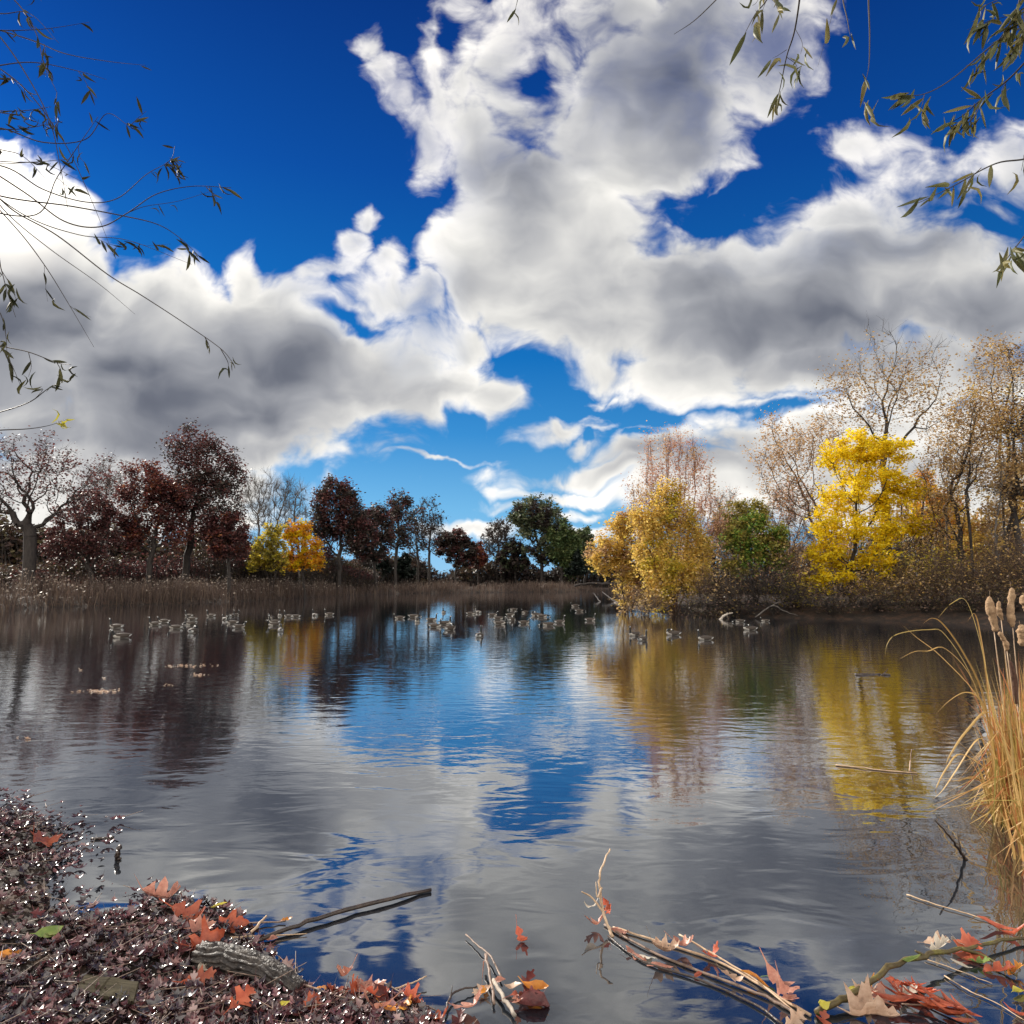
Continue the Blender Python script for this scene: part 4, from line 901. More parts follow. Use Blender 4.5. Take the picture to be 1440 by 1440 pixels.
stick('pale_stick', 'pale forked stick lying beside the long straight stick', 'stick', [(300, 1317, .02), (345, 1317, .03), (375, 1288, .06)], 2.2, 1.2, 'strawstem', [([(345, 1317, .03), (395, 1315, .015), (432, 1313, .01)], 1.2, .5)])
stick('twig', 'reddish straight twig ending at a small orange leaf', 'twig', [(285, 1302, .03), (345, 1299, .02), (402, 1295, .015)], 1.4, .8, 'twigwood')
stick('twig', 'pale twig pointing up right out of the rust leaves', 'twig', [(552, 1392, .02), (580, 1382, .03), (600, 1373, .04)], 1.2, .7, 'strawstem')
stick('twig', 'slanting twig crossing the rust leaves at the bottom', 'twig', [(470, 1428, .04), (500, 1405, .05), (520, 1392, .06)], 1.8, 1.1, 'strawstem')
stick('twig', 'long brown twig running from the bark log to the rust leaves', 'twig', [(422, 1384, .03), (490, 1405, .03), (560, 1412, .03), (625, 1430, .01)], 1.5, 1.0, 'twigwood', [([(540, 1382, .03), (575, 1402, .03), (620, 1424, .01)], 1.2, .8)])
stick('reed_stem', 'dark reed stem slanting down to the broken pale stick', 'stem', [(655, 1314, .02), (672, 1330, .02), (690, 1345, .03), (706, 1376, .02)], .9, 1.1, 'twigwood')
stick('broken_stick', 'thick broken pale stick by the floating orange leaf', 'stick', [(694, 1378, .04), (708, 1402, .03), (724, 1428, .02)], 2.4, 2.3, 'deadwood')
stick('reed_stem', 'upright brown reed stem standing beside the broken pale stick', 'stem', [(683, 1342, .06), (689, 1370, .04), (695, 1412, .02)], 1.8, 1.6, 'twigwood')
stick('twig', 'black curved twig left of the broken pale stick', 'twig', [(626, 1424, .02), (634, 1400, .03), (650, 1391, .03), (675, 1387, .02)], 1.6, 1.0, 'wetwood', [([(634, 1400, .03), (636, 1386, .06)], 1, .5)])
stick('reed_stem', 'tall bent reed stem standing up out of the floating bundle', 'stem', [(862, 1318, .01), (848, 1282, .1), (843, 1245, .25), (846, 1220, .34), (858, 1194, .42)], 1.9, 1.0, 'strawstem', [([(846, 1248, .24), (840, 1262, .2), (838, 1240, .28)], 1.4, .5), ([(848, 1282, .1), (832, 1262, .16), (818, 1254, .2)], 1.6, .7)])
stick('reed_stem', 'long pale reed stem along the top of the floating bundle', 'stem', [(862, 1304), (930, 1325), (1010, 1352), (1080, 1392), (1140, 1428)], 1.3, 1.6, 'strawstem')
stick('reed_stem', 'brown reed stem in the middle of the floating bundle', 'stem', [(850, 1300), (910, 1335), (1000, 1372), (1090, 1408), (1130, 1436)], 1.4, 1.7, 'twigwood')
stick('reed_stem', 'dark reed stem along the lower side of the floating bundle', 'stem', [(855, 1316), (905, 1352), (985, 1378), (1060, 1412), (1100, 1440)], 1.2, 1.4, 'wetwood')
stick('reed_stem', 'thin straw reed stem sticking left off the floating bundle', 'stem', [(955, 1314, .05), (1000, 1340, .03), (1065, 1380, .02), (1120, 1425)], 1.0, 1.1, 'strawstem')
stick('mossy_branch', 'mossy olive branch bent across the lower right corner', 'branch', [(1148, 1424, .02), (1200, 1398, .05), (1248, 1362, .09), (1300, 1344, .09), (1350, 1334, .06), (1420, 1322, .03), (1480, 1312, .02)], 4.0, 1.8, 'mossy', [([(1300, 1344, .09), (1287, 1337, .12)], 2.2, 1.2), ([(1352, 1334, .06), (1385, 1345, .03), (1430, 1372, .02)], 2.4, 1.4)])
stick('twig', 'pale hair thin stalk floating in from the corner towards the cattails', 'stem', [(1275, 1258), (1310, 1270), (1360, 1285), (1410, 1301)], .8, .5, 'strawstem')
stick('twig', 'thin white stalk floating below the mossy branch', 'stem', [(1300, 1348), (1340, 1362), (1395, 1383)], .7, .4, 'strawstem')
stick('twig', 'long thin stalk floating nearest the lower right corner', 'stem', [(1328, 1372), (1360, 1392), (1400, 1410), (1450, 1440)], .7, .4, 'strawstem')
stick('twig', 'dark forked twig standing in the water left of the cattails', 'twig', [(1362, 1212, -.02), (1352, 1200, .06), (1338, 1180, .2), (1314, 1152, .36)], 2.0, .8, 'wetwood', [([(1352, 1200, .06), (1349, 1186, .14), (1346, 1170, .22)], 1.0, .4)])
stick('twig', 'black branching twig standing in the leaf heap at the far left', 'twig', [(10, 1166, .03), (28, 1150, .1), (36, 1140, .16)], 1.4, .6, 'wetwood', [([(28, 1150, .1), (20, 1136, .16), (14, 1130, .2)], .8, .4), ([(28, 1150, .1), (44, 1146, .15)], .8, .4)])

# ------------------------------------------------------------------ leaf litter and single leaves
def leaf_template(prof, curl=.1, cup=.08):
    """prof: (x, half width, forward shift of the edge)"""
    V = []
    for x, wd, sh in prof:
        z = curl * (x - .5) ** 2 * 4 * .5
        V += [(x + sh - .5, -wd, z + cup * wd * 3), (x - .5, 0, z), (x + sh - .5, wd, z + cup * wd * 3)]
    Q = []
    for i in range(len(prof) - 1):
        a = i * 3
        Q += [[a, a + 1, a + 4, a + 3], [a + 1, a + 2, a + 5, a + 4]]
    return np.array(V), np.array(Q)

OAK_OLD = [(-.22, .008, 0), (0, .012, 0), (.10, .07, .02), (.16, .04, .02), (.26, .17, .07), (.36, .06, .03), (.46, .27, .10), (.58, .08, .04), (.68, .24, .11), (.78, .08, .04), (.88, .13, .07), (.95, .07, .03), (1.0, .01, 0)]
def lobed(lobes, w0=.035):
    P = [(-.24, .008, 0), (0, .012, 0), (.05, w0, 0)]
    for x, w, sh, hw in lobes:
        P += [(x - hw, w * .62, sh * .6), (x - hw * .35, w * .97, sh), (x + hw * .4, w, sh * 1.2), (x + hw * .8, w * .7, sh * .9), (x + hw * 1.15, max(w0, w * .26), sh * .4)]
    return P + [(.97, .05, 0), (1.0, .01, 0)]
OAK = lobed([(.22, .19, .04, .085), (.50, .30, .08, .10), (.78, .19, .06, .085)], .06)
OVAL = [(-.15, .01, 0), (0, .02, 0), (.2, .16, 0), (.45, .24, 0), (.7, .19, 0), (.9, .08, 0), (1.0, .01, 0)]
CHIP = [(0, .1, 0), (.35, .26, .05), (.65, .22, -.05), (1.0, .06, 0)]
LANCE = [(0, .01, 0), (.22, .075, 0), (.5, .095, 0), (.78, .06, 0), (1.0, .006, 0)]
LOBE = [(-.28, .01, 0), (0, .03, -.02), (.05, .2, -.06), (.09, .32, -.12), (.16, .24, -.02), (.22, .18, .0), (.30, .34, .05), (.36, .42, .06), (.40, .48, .14), (.45, .3, .08), (.52, .17, .02), (.58, .22, .06), (.64, .24, .12), (.7, .16, .05), (.78, .11, .02), (.84, .13, .05), (.92, .05, .02), (1.0, .005, 0)]

M['litter'] = leaf_mat('leaf_litter', [(.026, .012, .015), (.09, .03, .036), (.17, .055, .06), (.04, .018, .024), (.32, .14, .14), (.06, .024, .03), (.034, .018, .02), (.15, .045, .045), (.42, .27, .25), (.03, .018, .022)], transl=0.15, rough=.27, spec=.9)
M['litter_dark'] = leaf_mat('old_leaf_litter', [(.010, .007, .009), (.028, .014, .017), (.05, .024, .028), (.014, .010, .012), (.075, .036, .04)], transl=0.05, rough=.22, spec=1.0)

def litter():
    rng = np.random.default_rng(77)
    n = 52000
    X = rng.uniform(-6.4, .3, n); Y = rng.uniform(2.9, 8.0, n)
    inside = (np.abs(X / Y) < .80) | (X > -3)
    X, Y = X[inside], Y[inside]
    Z = ground_z(X, Y); d = sdist(X, Y)
    patch = wav(X, Y, 2.2, 0, 12)
    keep = (Z > -0.3) & (d > -0.7) & (rng.uniform(0, 1, len(X)) < np.clip(.6 + .45 * patch, .22, 1) * np.where(d > -.05, 1, .5 * np.exp((d + .05) * 6) * (X / Y < -.44)))
    X, Y, Z, patch = X[keep], Y[keep], Z[keep], patch[keep]
    n = len(X)
    P = np.stack([X, Y, np.maximum(Z, 0.003) + rng.uniform(.0, .028, n)], 1)
    Rm = rot_rand(n, .55, rng); fl = d[keep] < -.05; Rm[fl] = rot_rand(int(fl.sum()), .12, rng)
    kind = rng.choice(4, n, p=[.3, .2, .26, .24]); dark = rng.uniform(0, 1, n) < np.where(fl, 0, .5 - .2 * (X > -1.6))
    ac = Acc()
    for k, (pf, c, sz) in enumerate([(OAK, .5, .085), (OVAL, .45, .05), (CHIP, .6, .034), (LOBE, .5, .068)]):
        tv, tq = leaf_template(pf, c, .2)
        for dk in (0, 1):
            s = (kind == k) & (dark == bool(dk))
            scatter(ac, tv, tq, P[s], Rm[s], sz * rng.uniform(.55, 1.35, s.sum()), dk)
    o = obj('leaf_litter', ac.mesh('leaf_litter', [M['litter'], M['litter_dark']]))
    tag(o, 'sodden heap of dark fallen leaves along the near left shore', 'leaf litter', None, 'stuff')
    # small twigs and crumbs among them
    m = 900; k = rng.choice(n, m)
    A = P[k] + [0, 0, .015]; a = rng.uniform(0, 2 * PI, m); ln = rng.uniform(.05, .3, (m, 1)) ** 1.2
    B = A + np.stack([np.cos(a), np.sin(a), rng.normal(.06, .14, m)], 1) * ln
    r = rng.uniform(.0012, .0035, m)
    V, Q = prisms(A, B, r, r * .6, 5); a2 = Acc(); a2.add(V, Q)
    o = obj('twig_litter', a2.mesh('twig_litter', [M['twigwood']], True))
    tag(o, 'scattered broken twigs among the sodden leaves', 'twig litter', None, 'stuff')
    return P
litter()

def col_leaf(name, c1, c2, rough=.4):
    m = surf_mat(name, [(0.22, tuple(v * .3 for v in c1)), (0.4, c1), (0.72, c2)], 16, rough=rough, spec=.5, bump=.004, bscale=45, detail=9)
    nt = m.node_tree; b = next(n for n in nt.nodes if n.type == 'BSDF_PRINCIPLED'); out = next(n for n in nt.nodes if n.type == 'OUTPUT_MATERIAL')
    t = nt.nodes.new('ShaderNodeBsdfTranslucent'); mx = nt.nodes.new('ShaderNodeMixShader'); mx.inputs[0].default_value = .35
    nt.links.new(b.inputs['Base Color'].links[0].from_socket, t.inputs['Color'])
    nt.links.new(b.outputs[0], mx.inputs[1]); nt.links.new(t.outputs[0], mx.inputs[2]); nt.links.new(mx.outputs[0], out.inputs['Surface'])
    return m
LM = {'salmon': col_leaf('salmon_leaf', (.42, .17, .12), (.68, .36, .26)), 'rust': col_leaf('rust_leaf', (.3, .06, .03), (.5, .13, .06)), 'orange': col_leaf('orange_leaf', (.62, .22, .03), (.8, .38, .06)),
      'tan': col_leaf('tan_leaf', (.48, .3, .2), (.72, .52, .38)), 'yellow': col_leaf('yellow_leaf', (.6, .52, .06), (.75, .66, .15)), 'green': col_leaf('green_leaf', (.16, .24, .05), (.32, .38, .1)),
      'maroon': col_leaf('maroon_leaf', (.1, .025, .025), (.22, .06, .055)), 'cream': col_leaf('cream_leaf', (.6, .52, .42), (.8, .74, .62)), 'scarlet': col_leaf('scarlet_leaf', (.5, .1, .05), (.72, .2, .1))}
SHAPES = {'oak': ('oak leaf', OAK, 'oak_leaf'), 'oval': ('oval leaf', OVAL, 'oval_leaf'), 'maple': ('maple leaf', LOBE, 'maple_leaf'), 'thin': ('narrow leaf', LANCE, 'narrow_leaf')}
lv = [  # px, py, size px, heading, colour, shape, height, place
 (732, 1321, 26, -60, 'scarlet', 'oak', .01, 'floating alone on open grey water right of centre'),
 (660, 1418, 46, 200, 'salmon', 'oak', .02, 'left of the foot of the broken stick'), (681, 1389, 22, 80, 'orange', 'oak', .03, 'small, against the upright reed stem'), (678, 1394, 26, 190, 'tan', 'oak', .02, 'tucked under the small orange leaf'),
 (702, 1378, 16, 10, 'salmon', 'oval', .05, 'at the top end of the broken stick'), (740, 1382, 28, 60, 'maroon', 'oak', .05, 'standing up over the raft of leaves by the broken stick'), (755, 1393, 34, -20, 'orange', 'oval', .03, 'brightest of the raft by the broken stick'),
 (735, 1402, 36, 15, 'rust', 'oak', .025, 'in the middle of the raft by the broken stick'), (750, 1414, 48, 8, 'maroon', 'oval', .01, 'dull and wet low in the raft by the broken stick'), (722, 1388, 24, 170, 'tan', 'oval', .03, 'between the broken stick and the raft'), (728, 1408, 22, -70, 'salmon', 'oak', .03, 'low in the raft by the broken stick'),
 (748, 1400, 30, 160, 'maroon', 'oak', .035, 'under the bright orange oval leaf'),
 (830, 1275, 20, 200, 'cream', 'oval', .12, 'pale, at the fork of the tall bent stem'), (857, 1277, 24, -80, 'scarlet', 'oak', .1, 'hanging right of the tall bent stem'), (838, 1299, 28, 185, 'salmon', 'oak', .03, 'left of the foot of the tall bent stem'),
 (872, 1308, 26, -30, 'salmon', 'oak', .02, 'at the head of the floating bundle'), (895, 1340, 34, -40, 'salmon', 'oak', .02, 'on the left part of the floating bundle'), (912, 1344, 24, -20, 'cream', 'oak', .02, 'pale on the left part of the floating bundle'),
 (935, 1339, 38, 10, 'tan', 'oak', .03, 'spread wide on the floating bundle'), (928, 1357, 34, -10, 'salmon', 'thin', .01, 'along the lower edge of the floating bundle'), (967, 1329, 34, -15, 'salmon', 'maple', .04, 'raised over the middle of the floating bundle'),
 (1000, 1342, 26, 20, 'scarlet', 'oak', .03, 'right of the raised leaf on the floating bundle'), (982, 1371, 14, 30, 'rust', 'oval', .01, 'tiny, floating just below the bundle'), (1030, 1376, 28, -25, 'tan', 'oak', .03, 'midway along the floating bundle'),
 (1062, 1376, 36, -20, 'orange', 'thin', .03, 'narrow on top of the floating bundle'), (1100, 1385, 46, -60, 'salmon', 'oak', .04, 'large, with spread lobes above the end of the bundle'), (1108, 1404, 34, -70, 'salmon', 'oak', .03, 'second of two overlapping large ones at the end of the bundle'),
 (1078, 1372, 24, 150, 'green', 'thin', .03, 'lying across the floating bundle'), (1117, 1434, 34, 20, 'tan', 'oak', .02, 'pale at the lower end of the bundle'), (1158, 1436, 28, 60, 'rust', 'oak', .03, 'by the lower end of the mossy branch'),
 (1157, 1414, 22, 25, 'yellow', 'oval', .05, 'at the lower end of the mossy branch'), (1198, 1389, 20, 10, 'yellow', 'thin', .06, 'on the middle of the mossy branch'), (1280, 1350, 30, 25, 'green', 'thin', .1, 'yellowish, on the bend of the mossy branch'),
 (1238, 1404, 54, 60, 'salmon', 'maple', .03, 'big and bright below the mossy branch'), (1212, 1406, 36, 190, 'tan', 'maple', .02, 'left of the big bright maple leaf'), (1232, 1430, 66, -15, 'tan', 'maple', .02, 'broad and pale along the bottom edge'), (1258, 1388, 24, -30, 'scarlet', 'oak', .04, 'above the big bright maple leaf'),
 (1275, 1398, 26, 10, 'cream', 'oak', .03, 'right of the big bright maple leaf'), (1222, 1388, 30, 40, 'orange', 'thin', .04, 'leaning on the underside of the mossy branch'), (1318, 1322, 30, -20, 'tan', 'oak', .03, 'left of the scarlet leaf cluster by the cattails'), (1344, 1322, 24, 80, 'cream', 'maple', .05, 'in the cluster above the mossy branch'),
 (1364, 1326, 38, 20, 'scarlet', 'maple', .05, 'star shaped in the cluster above the mossy branch'), (1370, 1342, 36, -25, 'rust', 'oval', .03, 'under the star shaped scarlet leaf'), (1322, 1332, 28, 5, 'cream', 'oak', .02, 'below the cluster left of the star shaped leaf'), (1378, 1353, 24, -10, 'green', 'oak', .02, 'pale green below the right end of the mossy branch'),
 (1400, 1302, 40, -25, 'scarlet', 'thin', .02, 'at the foot of the cattails'), (1426, 1313, 38, -20, 'scarlet', 'thin', .02, 'right one of two at the foot of the cattails'), (1405, 1364, 36, -15, 'rust', 'oak', .02, 'in the dark water near the right edge'), (1428, 1366, 26, 30, 'orange', 'oak', .02, 'right of the rust leaf near the right edge'),
 (1432, 1395, 18, 20, 'yellow', 'oval', .01, 'floating near the right edge'), (1434, 1427, 34, -25, 'scarlet', 'thin', .02, 'at the lower right edge'), (1352, 1358, 22, -35, 'cream', 'thin', .02, 'floating below the mossy branch'),
 (403, 1293, 14, 30, 'orange', 'oak', .03, 'tiny, at the tip of the reddish twig'), (378, 1322, 22, 10, 'salmon', 'oval', .01, 'floating below the long straight stick'), (300, 1333, 52, 15, 'rust', 'maple', .05, 'large and ragged on the end of the leaf heap'), (285, 1318, 40, 40, 'salmon', 'maple', .06, 'sunlit above the bark log'),
 (280, 1358, 18, 85, 'cream', 'oval', .07, 'white, left one of the pair by the bark log'), (289, 1357, 18, 80, 'cream', 'oval', .07, 'white, right one of the pair by the bark log'), (455, 1388, 22, 20, 'orange', 'oak', .03, 'between the bark log and the rust leaves'), (476, 1394, 30, 0, 'rust', 'oak', .03, 'left edge of the rust pile by the bottom'),
 (498, 1384, 44, 70, 'rust', 'maple', .07, 'standing up in the rust pile by the bottom'), (523, 1382, 46, 20, 'salmon', 'maple', .07, 'crowning the rust pile by the bottom'), (482, 1372, 34, 130, 'salmon', 'oak', .05, 'pale on the back of the rust pile by the bottom'), (540, 1400, 40, -60, 'maroon', 'oval', .05, 'folded on the right side of the rust pile'),
 (580, 1411, 34, -10, 'scarlet', 'maple', .04, 'right of the rust pile over dark water'), (530, 1395, 30, 10, 'scarlet', 'oak', .06, 'in front of the rust pile'), (560, 1425, 40, 30, 'orange', 'oak', .04, 'near the bottom edge right of the rust pile'), (440, 1418, 34, 60, 'rust', 'maple', .05, 'on the heap below the bark log'),
 (398, 1421, 14, 50, 'yellow', 'oval', .06, 'tiny, on the heap below the bark log'), (340, 1410, 44, 70, 'scarlet', 'oak', .06, 'on the heap left of the tiny yellow leaf'), (280, 1378, 40, 20, 'rust', 'oak', .06, 'on the heap left of the bark log'), (255, 1345, 40, 100, 'maroon', 'maple', .06, 'dark on the heap above the grey board'),
 (70, 1325, 30, 15, 'green', 'oval', .05, 'dull, on the heap left of the twigs'), (308, 1273, 20, 10, 'yellow', 'thin', .05, 'on the far edge of the leaf heap'), (12, 1350, 30, 20, 'orange', 'oval', .05, 'in the glare at the left edge'), (268, 1296, 50, -20, 'rust', 'oak', .05, 'on the back of the leaf heap'), (330, 1300, 46, 10, 'rust', 'maple', .05, 'beside the reddish twig'),
 (225, 1270, 44, 30, 'salmon', 'oak', .05, 'on the back left of the leaf heap'), (60, 1185, 44, 60, 'rust', 'maple', .05, 'on the far left tip of the leaf heap'),
 (520, 1422, 46, 140, 'salmon', 'oak', .05, 'at the bottom edge under the rust pile'), (615, 1434, 34, 10, 'rust', 'oak', .03, 'at the bottom edge left of the broken stick'), (645, 1436, 30, 70, 'maroon', 'oak', .03, 'dark at the bottom edge left of the broken stick')]
for (px, py, sz, hd, colr, shp, z, where) in lv:
    nm, prof, oname = SHAPES[shp]
    p = on_z(px, py, z)
    if where.find('heap') >= 0 or where.find('pile') >= 0 or where.find('bark log') >= 0:
        gz = float(ground_z(np.array([p[0]]), np.array([p[1]]))[0]); p[2] = max(gz, 0) + z * .6 + .01
    dep = np.linalg.norm(p - [0, 0, H]) / F
    tv, tq = leaf_template([(x, wd * R.uniform(.82, 1.22), sh + R.normal(0, .012)) for x, wd, sh in prof], R.uniform(-.2, .9), R.uniform(-.1, .45))
    tv[:, 2] += .05 * np.sin(tv[:, 0] * 7 + R.uniform(0, 6)) + .12 * tv[:, 1] * np.sin(tv[:, 0] * 5 + R.uniform(0, 6)); tv[:, :2] += R.normal(0, .006, (len(tv), 2))
    a = Acc(); a.add(tv * sz * dep * (.72 if shp == 'maple' else .92), tq)
    o = obj(oname, a.mesh(oname, [LM[colr]], True), None, p)
    o.rotation_euler = (R.normal(.12, .2), R.normal(0, .2), math.radians(hd) + R.normal(0, .1))
    if z > .045 or 'stand' in where: o.rotation_euler[0] += .45
    tag(o, '%s %s %s' % (colr, nm, where), 'leaf', 'single fallen leaves')

# rafts of floating leaves out on the pond
def raft(name, label, spots, seed):
    rng = np.random.default_rng(seed); ac = Acc()
    for (px, py, wx_, n) in spots:
        P = np.array([on_z(px + rng.normal(0, wx_ * .4), py + rng.normal(0, 1.1), .006) for _ in range(n)])
        tv, tq = leaf_template(OAK, .3, .2); scatter(ac, tv, tq, P, rot_rand(n, .25, rng), .07 * rng.uniform(.5, 1.3, n), 0)
    tag(obj(name, ac.mesh(name, [LM['tan']])), label, 'floating leaves', None, 'stuff')
raft('leaf_raft', 'pinkish streak of drifting leaves far left on the dark water', [(140, 972, 34, 60)], 3)
raft('leaf_raft', 'thin streaks of drifting leaves under the geese on the left', [(268, 936, 46, 40), (275, 949, 16, 18), (235, 963, 10, 6)], 4)
raft('leaf_raft', 'loose bits of leaf drifting between streaks and the left edge', [(35, 1037, 10, 5), (145, 954, 6, 4), (114, 942, 5, 3)], 6)

# bark log and board on the heap
def bark_log():
    P = np.array([on_z(282, 1344, .06), on_z(330, 1350, .07), on_z(380, 1368, .05), on_z(420, 1396, .0)]); b = P[0]
    S = smooth_path(P, 14); n = len(S); k = 84
    T = norm(np.gradient(S, axis=0)); u = norm(np.cross(T, [0, 0, 1.0])); v = np.cross(u, T)
    an = np.arange(k) * 2 * PI / k
    r = np.linspace(.085, .062, n)[:, None] * (.86 + .26 * np.abs(np.sin(an[None] * 6.5 + .5 * np.sin(np.arange(n) * .45)[:, None] + .35 * np.sin(np.arange(n)[:, None] * .8 + an[None] * 3))) ** .8 + R.normal(0, .03, (n, k)) - .12 * (np.sin(an[None] * 6.5 + np.arange(n)[:, None] * .9 + 2 * np.sin(an[None] * 5)) > .86))
    V = S[:, None] + r[..., None] * (np.cos(an)[None, :, None] * u[:, None] + np.sin(an)[None, :, None] * v[:, None] * .8) - b
    i = np.arange(k); j = (i + 1) % k; q = np.stack([i, i + k, j + k, j], 1)
    Q = (q[None] + (np.arange(n - 1) * k)[:, None, None]).reshape(-1, 4)
    V = np.vstack([V.reshape(-1, 3), S[0] - b, S[-1] - b])
    T2 = [[a, b_, n * k] for a, b_ in zip(i, j)] + [[(n - 1) * k + b_, (n - 1) * k + a, n * k + 1] for a, b_ in zip(i, j)]
    m = surf_mat('ridged_bark', [(0.35, (0.012, 0.01, 0.01)), (0.55, (0.05, 0.04, 0.035)), (0.75, (0.14, 0.12, 0.1))], 26, rough=.5, spec=.4, bump=.01, bscale=60)
    tag(obj('bark_log', make_mesh('bark_log', V, Q, T2, [m], smooth=False), None, b), 'wet log with deep ridged bark lying half in the water', 'log')
bark_log()
def board():
    C = [on_z(105, 1392, .13), on_z(188, 1410, .11), on_z(196, 1379, .14), on_z(120, 1369, .155)]
    b = C[0]; C = np.array(C) - b; n = np.array([0, 0, .018])
    V = np.vstack([C, C - n]); 
    # rounded worn corners
    import bmesh
    bm = bmesh.new(); vs = [bm.verts.new(v) for v in V]
    for f in ([0, 1, 2, 3], [7, 6, 5, 4], [0, 4, 5, 1], [1, 5, 6, 2], [2, 6, 7, 3], [3, 7, 4, 0]): bm.faces.new([vs[i] for i in f])
    bmesh.ops.bevel(bm, geom=bm.edges[:], offset=.004, segments=2, affect='EDGES')
    bmesh.ops.subdivide_edges(bm, edges=[e for e in bm.edges if e.calc_length() > .05], cuts=8, use_grid_fill=True)
    for v in bm.verts: v.co.z += .004 * math.sin(v.co.x * 31) * math.cos(v.co.y * 40)
    me = bpy.data.meshes.new('board'); bm.to_mesh(me); bm.free()
    me.materials.append(surf_mat('weathered_board', [(0.3, (0.025, 0.02, 0.013)), (0.7, (0.085, 0.072, 0.045))], 7, rough=.9, spec=.1, stretch=(1, 8, 1), bump=.003, bscale=30))
    tag(obj('board', me, None, b), 'weathered olive grey board half buried in the leaf heap', 'board')
board()

# red leafy twig in the lower right
def leafy_twig(name, label, pts, r0, r1, mat, lmat, n, ll, seed, zl=.0):
    rng = np.random.default_rng(seed)
    P = np.array([px3(p) for p in pts]); b = P[0]; s = np.linalg.norm(b - [0, 0, H]) / F
    S = smooth_path(P, 8); root = empty(name, b, label, 'twig')
    a = Acc(); tube(a, S - b, r0 * s, r1 * s, 5); obj('stem', a.mesh(name + '_stem', [M[mat]], True), root)
    k = rng.integers(2, len(S), n); dirs = norm(np.gradient(S, axis=0))[k]
    d = norm(dirs + rng.normal(0, .45, (n, 3)) * [1, 1, .4]); N = norm(np.cross(np.cross(d, [0, 0, 1.0]), d) + rng.normal(0, .3, (n, 3)))
    Y = norm(np.cross(N, d)); Z = np.cross(d, Y)
    tv, tq = leaf_template(LANCE, .4, .2); la = Acc(); L = ll * s * rng.uniform(.6, 1.3, n)
    scatter(la, tv, tq, S[k] - b + d * L[:, None] * .5 + [0, 0, .006], np.stack([d, Y, Z], 2), L, 0)
    obj('leaves', la.mesh(name + '_leaves', [lmat]), root)
leafy_twig('leafy_twig', 'scarlet leaved twig fanned out in the lower right corner', [(1390, 1446, .01), (1345, 1428, .03), (1310, 1415, .03), (1268, 1412, .02)], 1.6, .8, 'twigwood', LM['rust'], 17, 36, 3)
leafy_twig('leafy_twig', 'second red twig lying above the scarlet leaved one', [(1375, 1438, .02), (1340, 1412, .04), (1310, 1398, .04), (1285, 1390, .03)], 1.4, .8, 'twigwood', LM['scarlet'], 10, 32, 4)

# ------------------------------------------------------------------ cattails
M['fluff'] = surf_mat('cattail_fluff', [(0.3, (0.3, 0.18, 0.1)), (0.7, (0.56, 0.38, 0.23))], 40, rough=.95, bump=.02, bscale=120)
M['cat_brown'] = surf_mat('cattail_brown', [(0.3, (0.05, 0.025, 0.018)), (0.7, (0.12, 0.06, 0.04))], 40, rough=.9, bump=.006, bscale=120)

def ribbon(acc, P, w, rng, mi=0, fold=.25):
    P = np.asarray(P, float); n = len(P); T = norm(np.gradient(P, axis=0))
    view = norm(P.mean(0) - np.array([0, 0, H])); a = rng.uniform(-.9, .9)
    sd = norm(np.cross(T, view) * math.cos(a) + np.cross(T, np.cross(T, view)) * math.sin(a))
    nn = np.cross(sd, T); wd = (w * np.interp(np.linspace(0, 1, n), [0, .15, .6, 1], [.8, 1, .8, .06]))[:, None]
    V = np.stack([P - sd * wd * .5 + nn * wd * fold, P, P + sd * wd * .5 + nn * wd * fold], 1).reshape(-1, 3)
    i = np.arange(n - 1) * 3
    acc.add(V, np.concatenate([np.stack([i, i + 1, i + 4, i + 3], 1), np.stack([i + 1, i + 2, i + 5, i + 4], 1)]), None, mi)

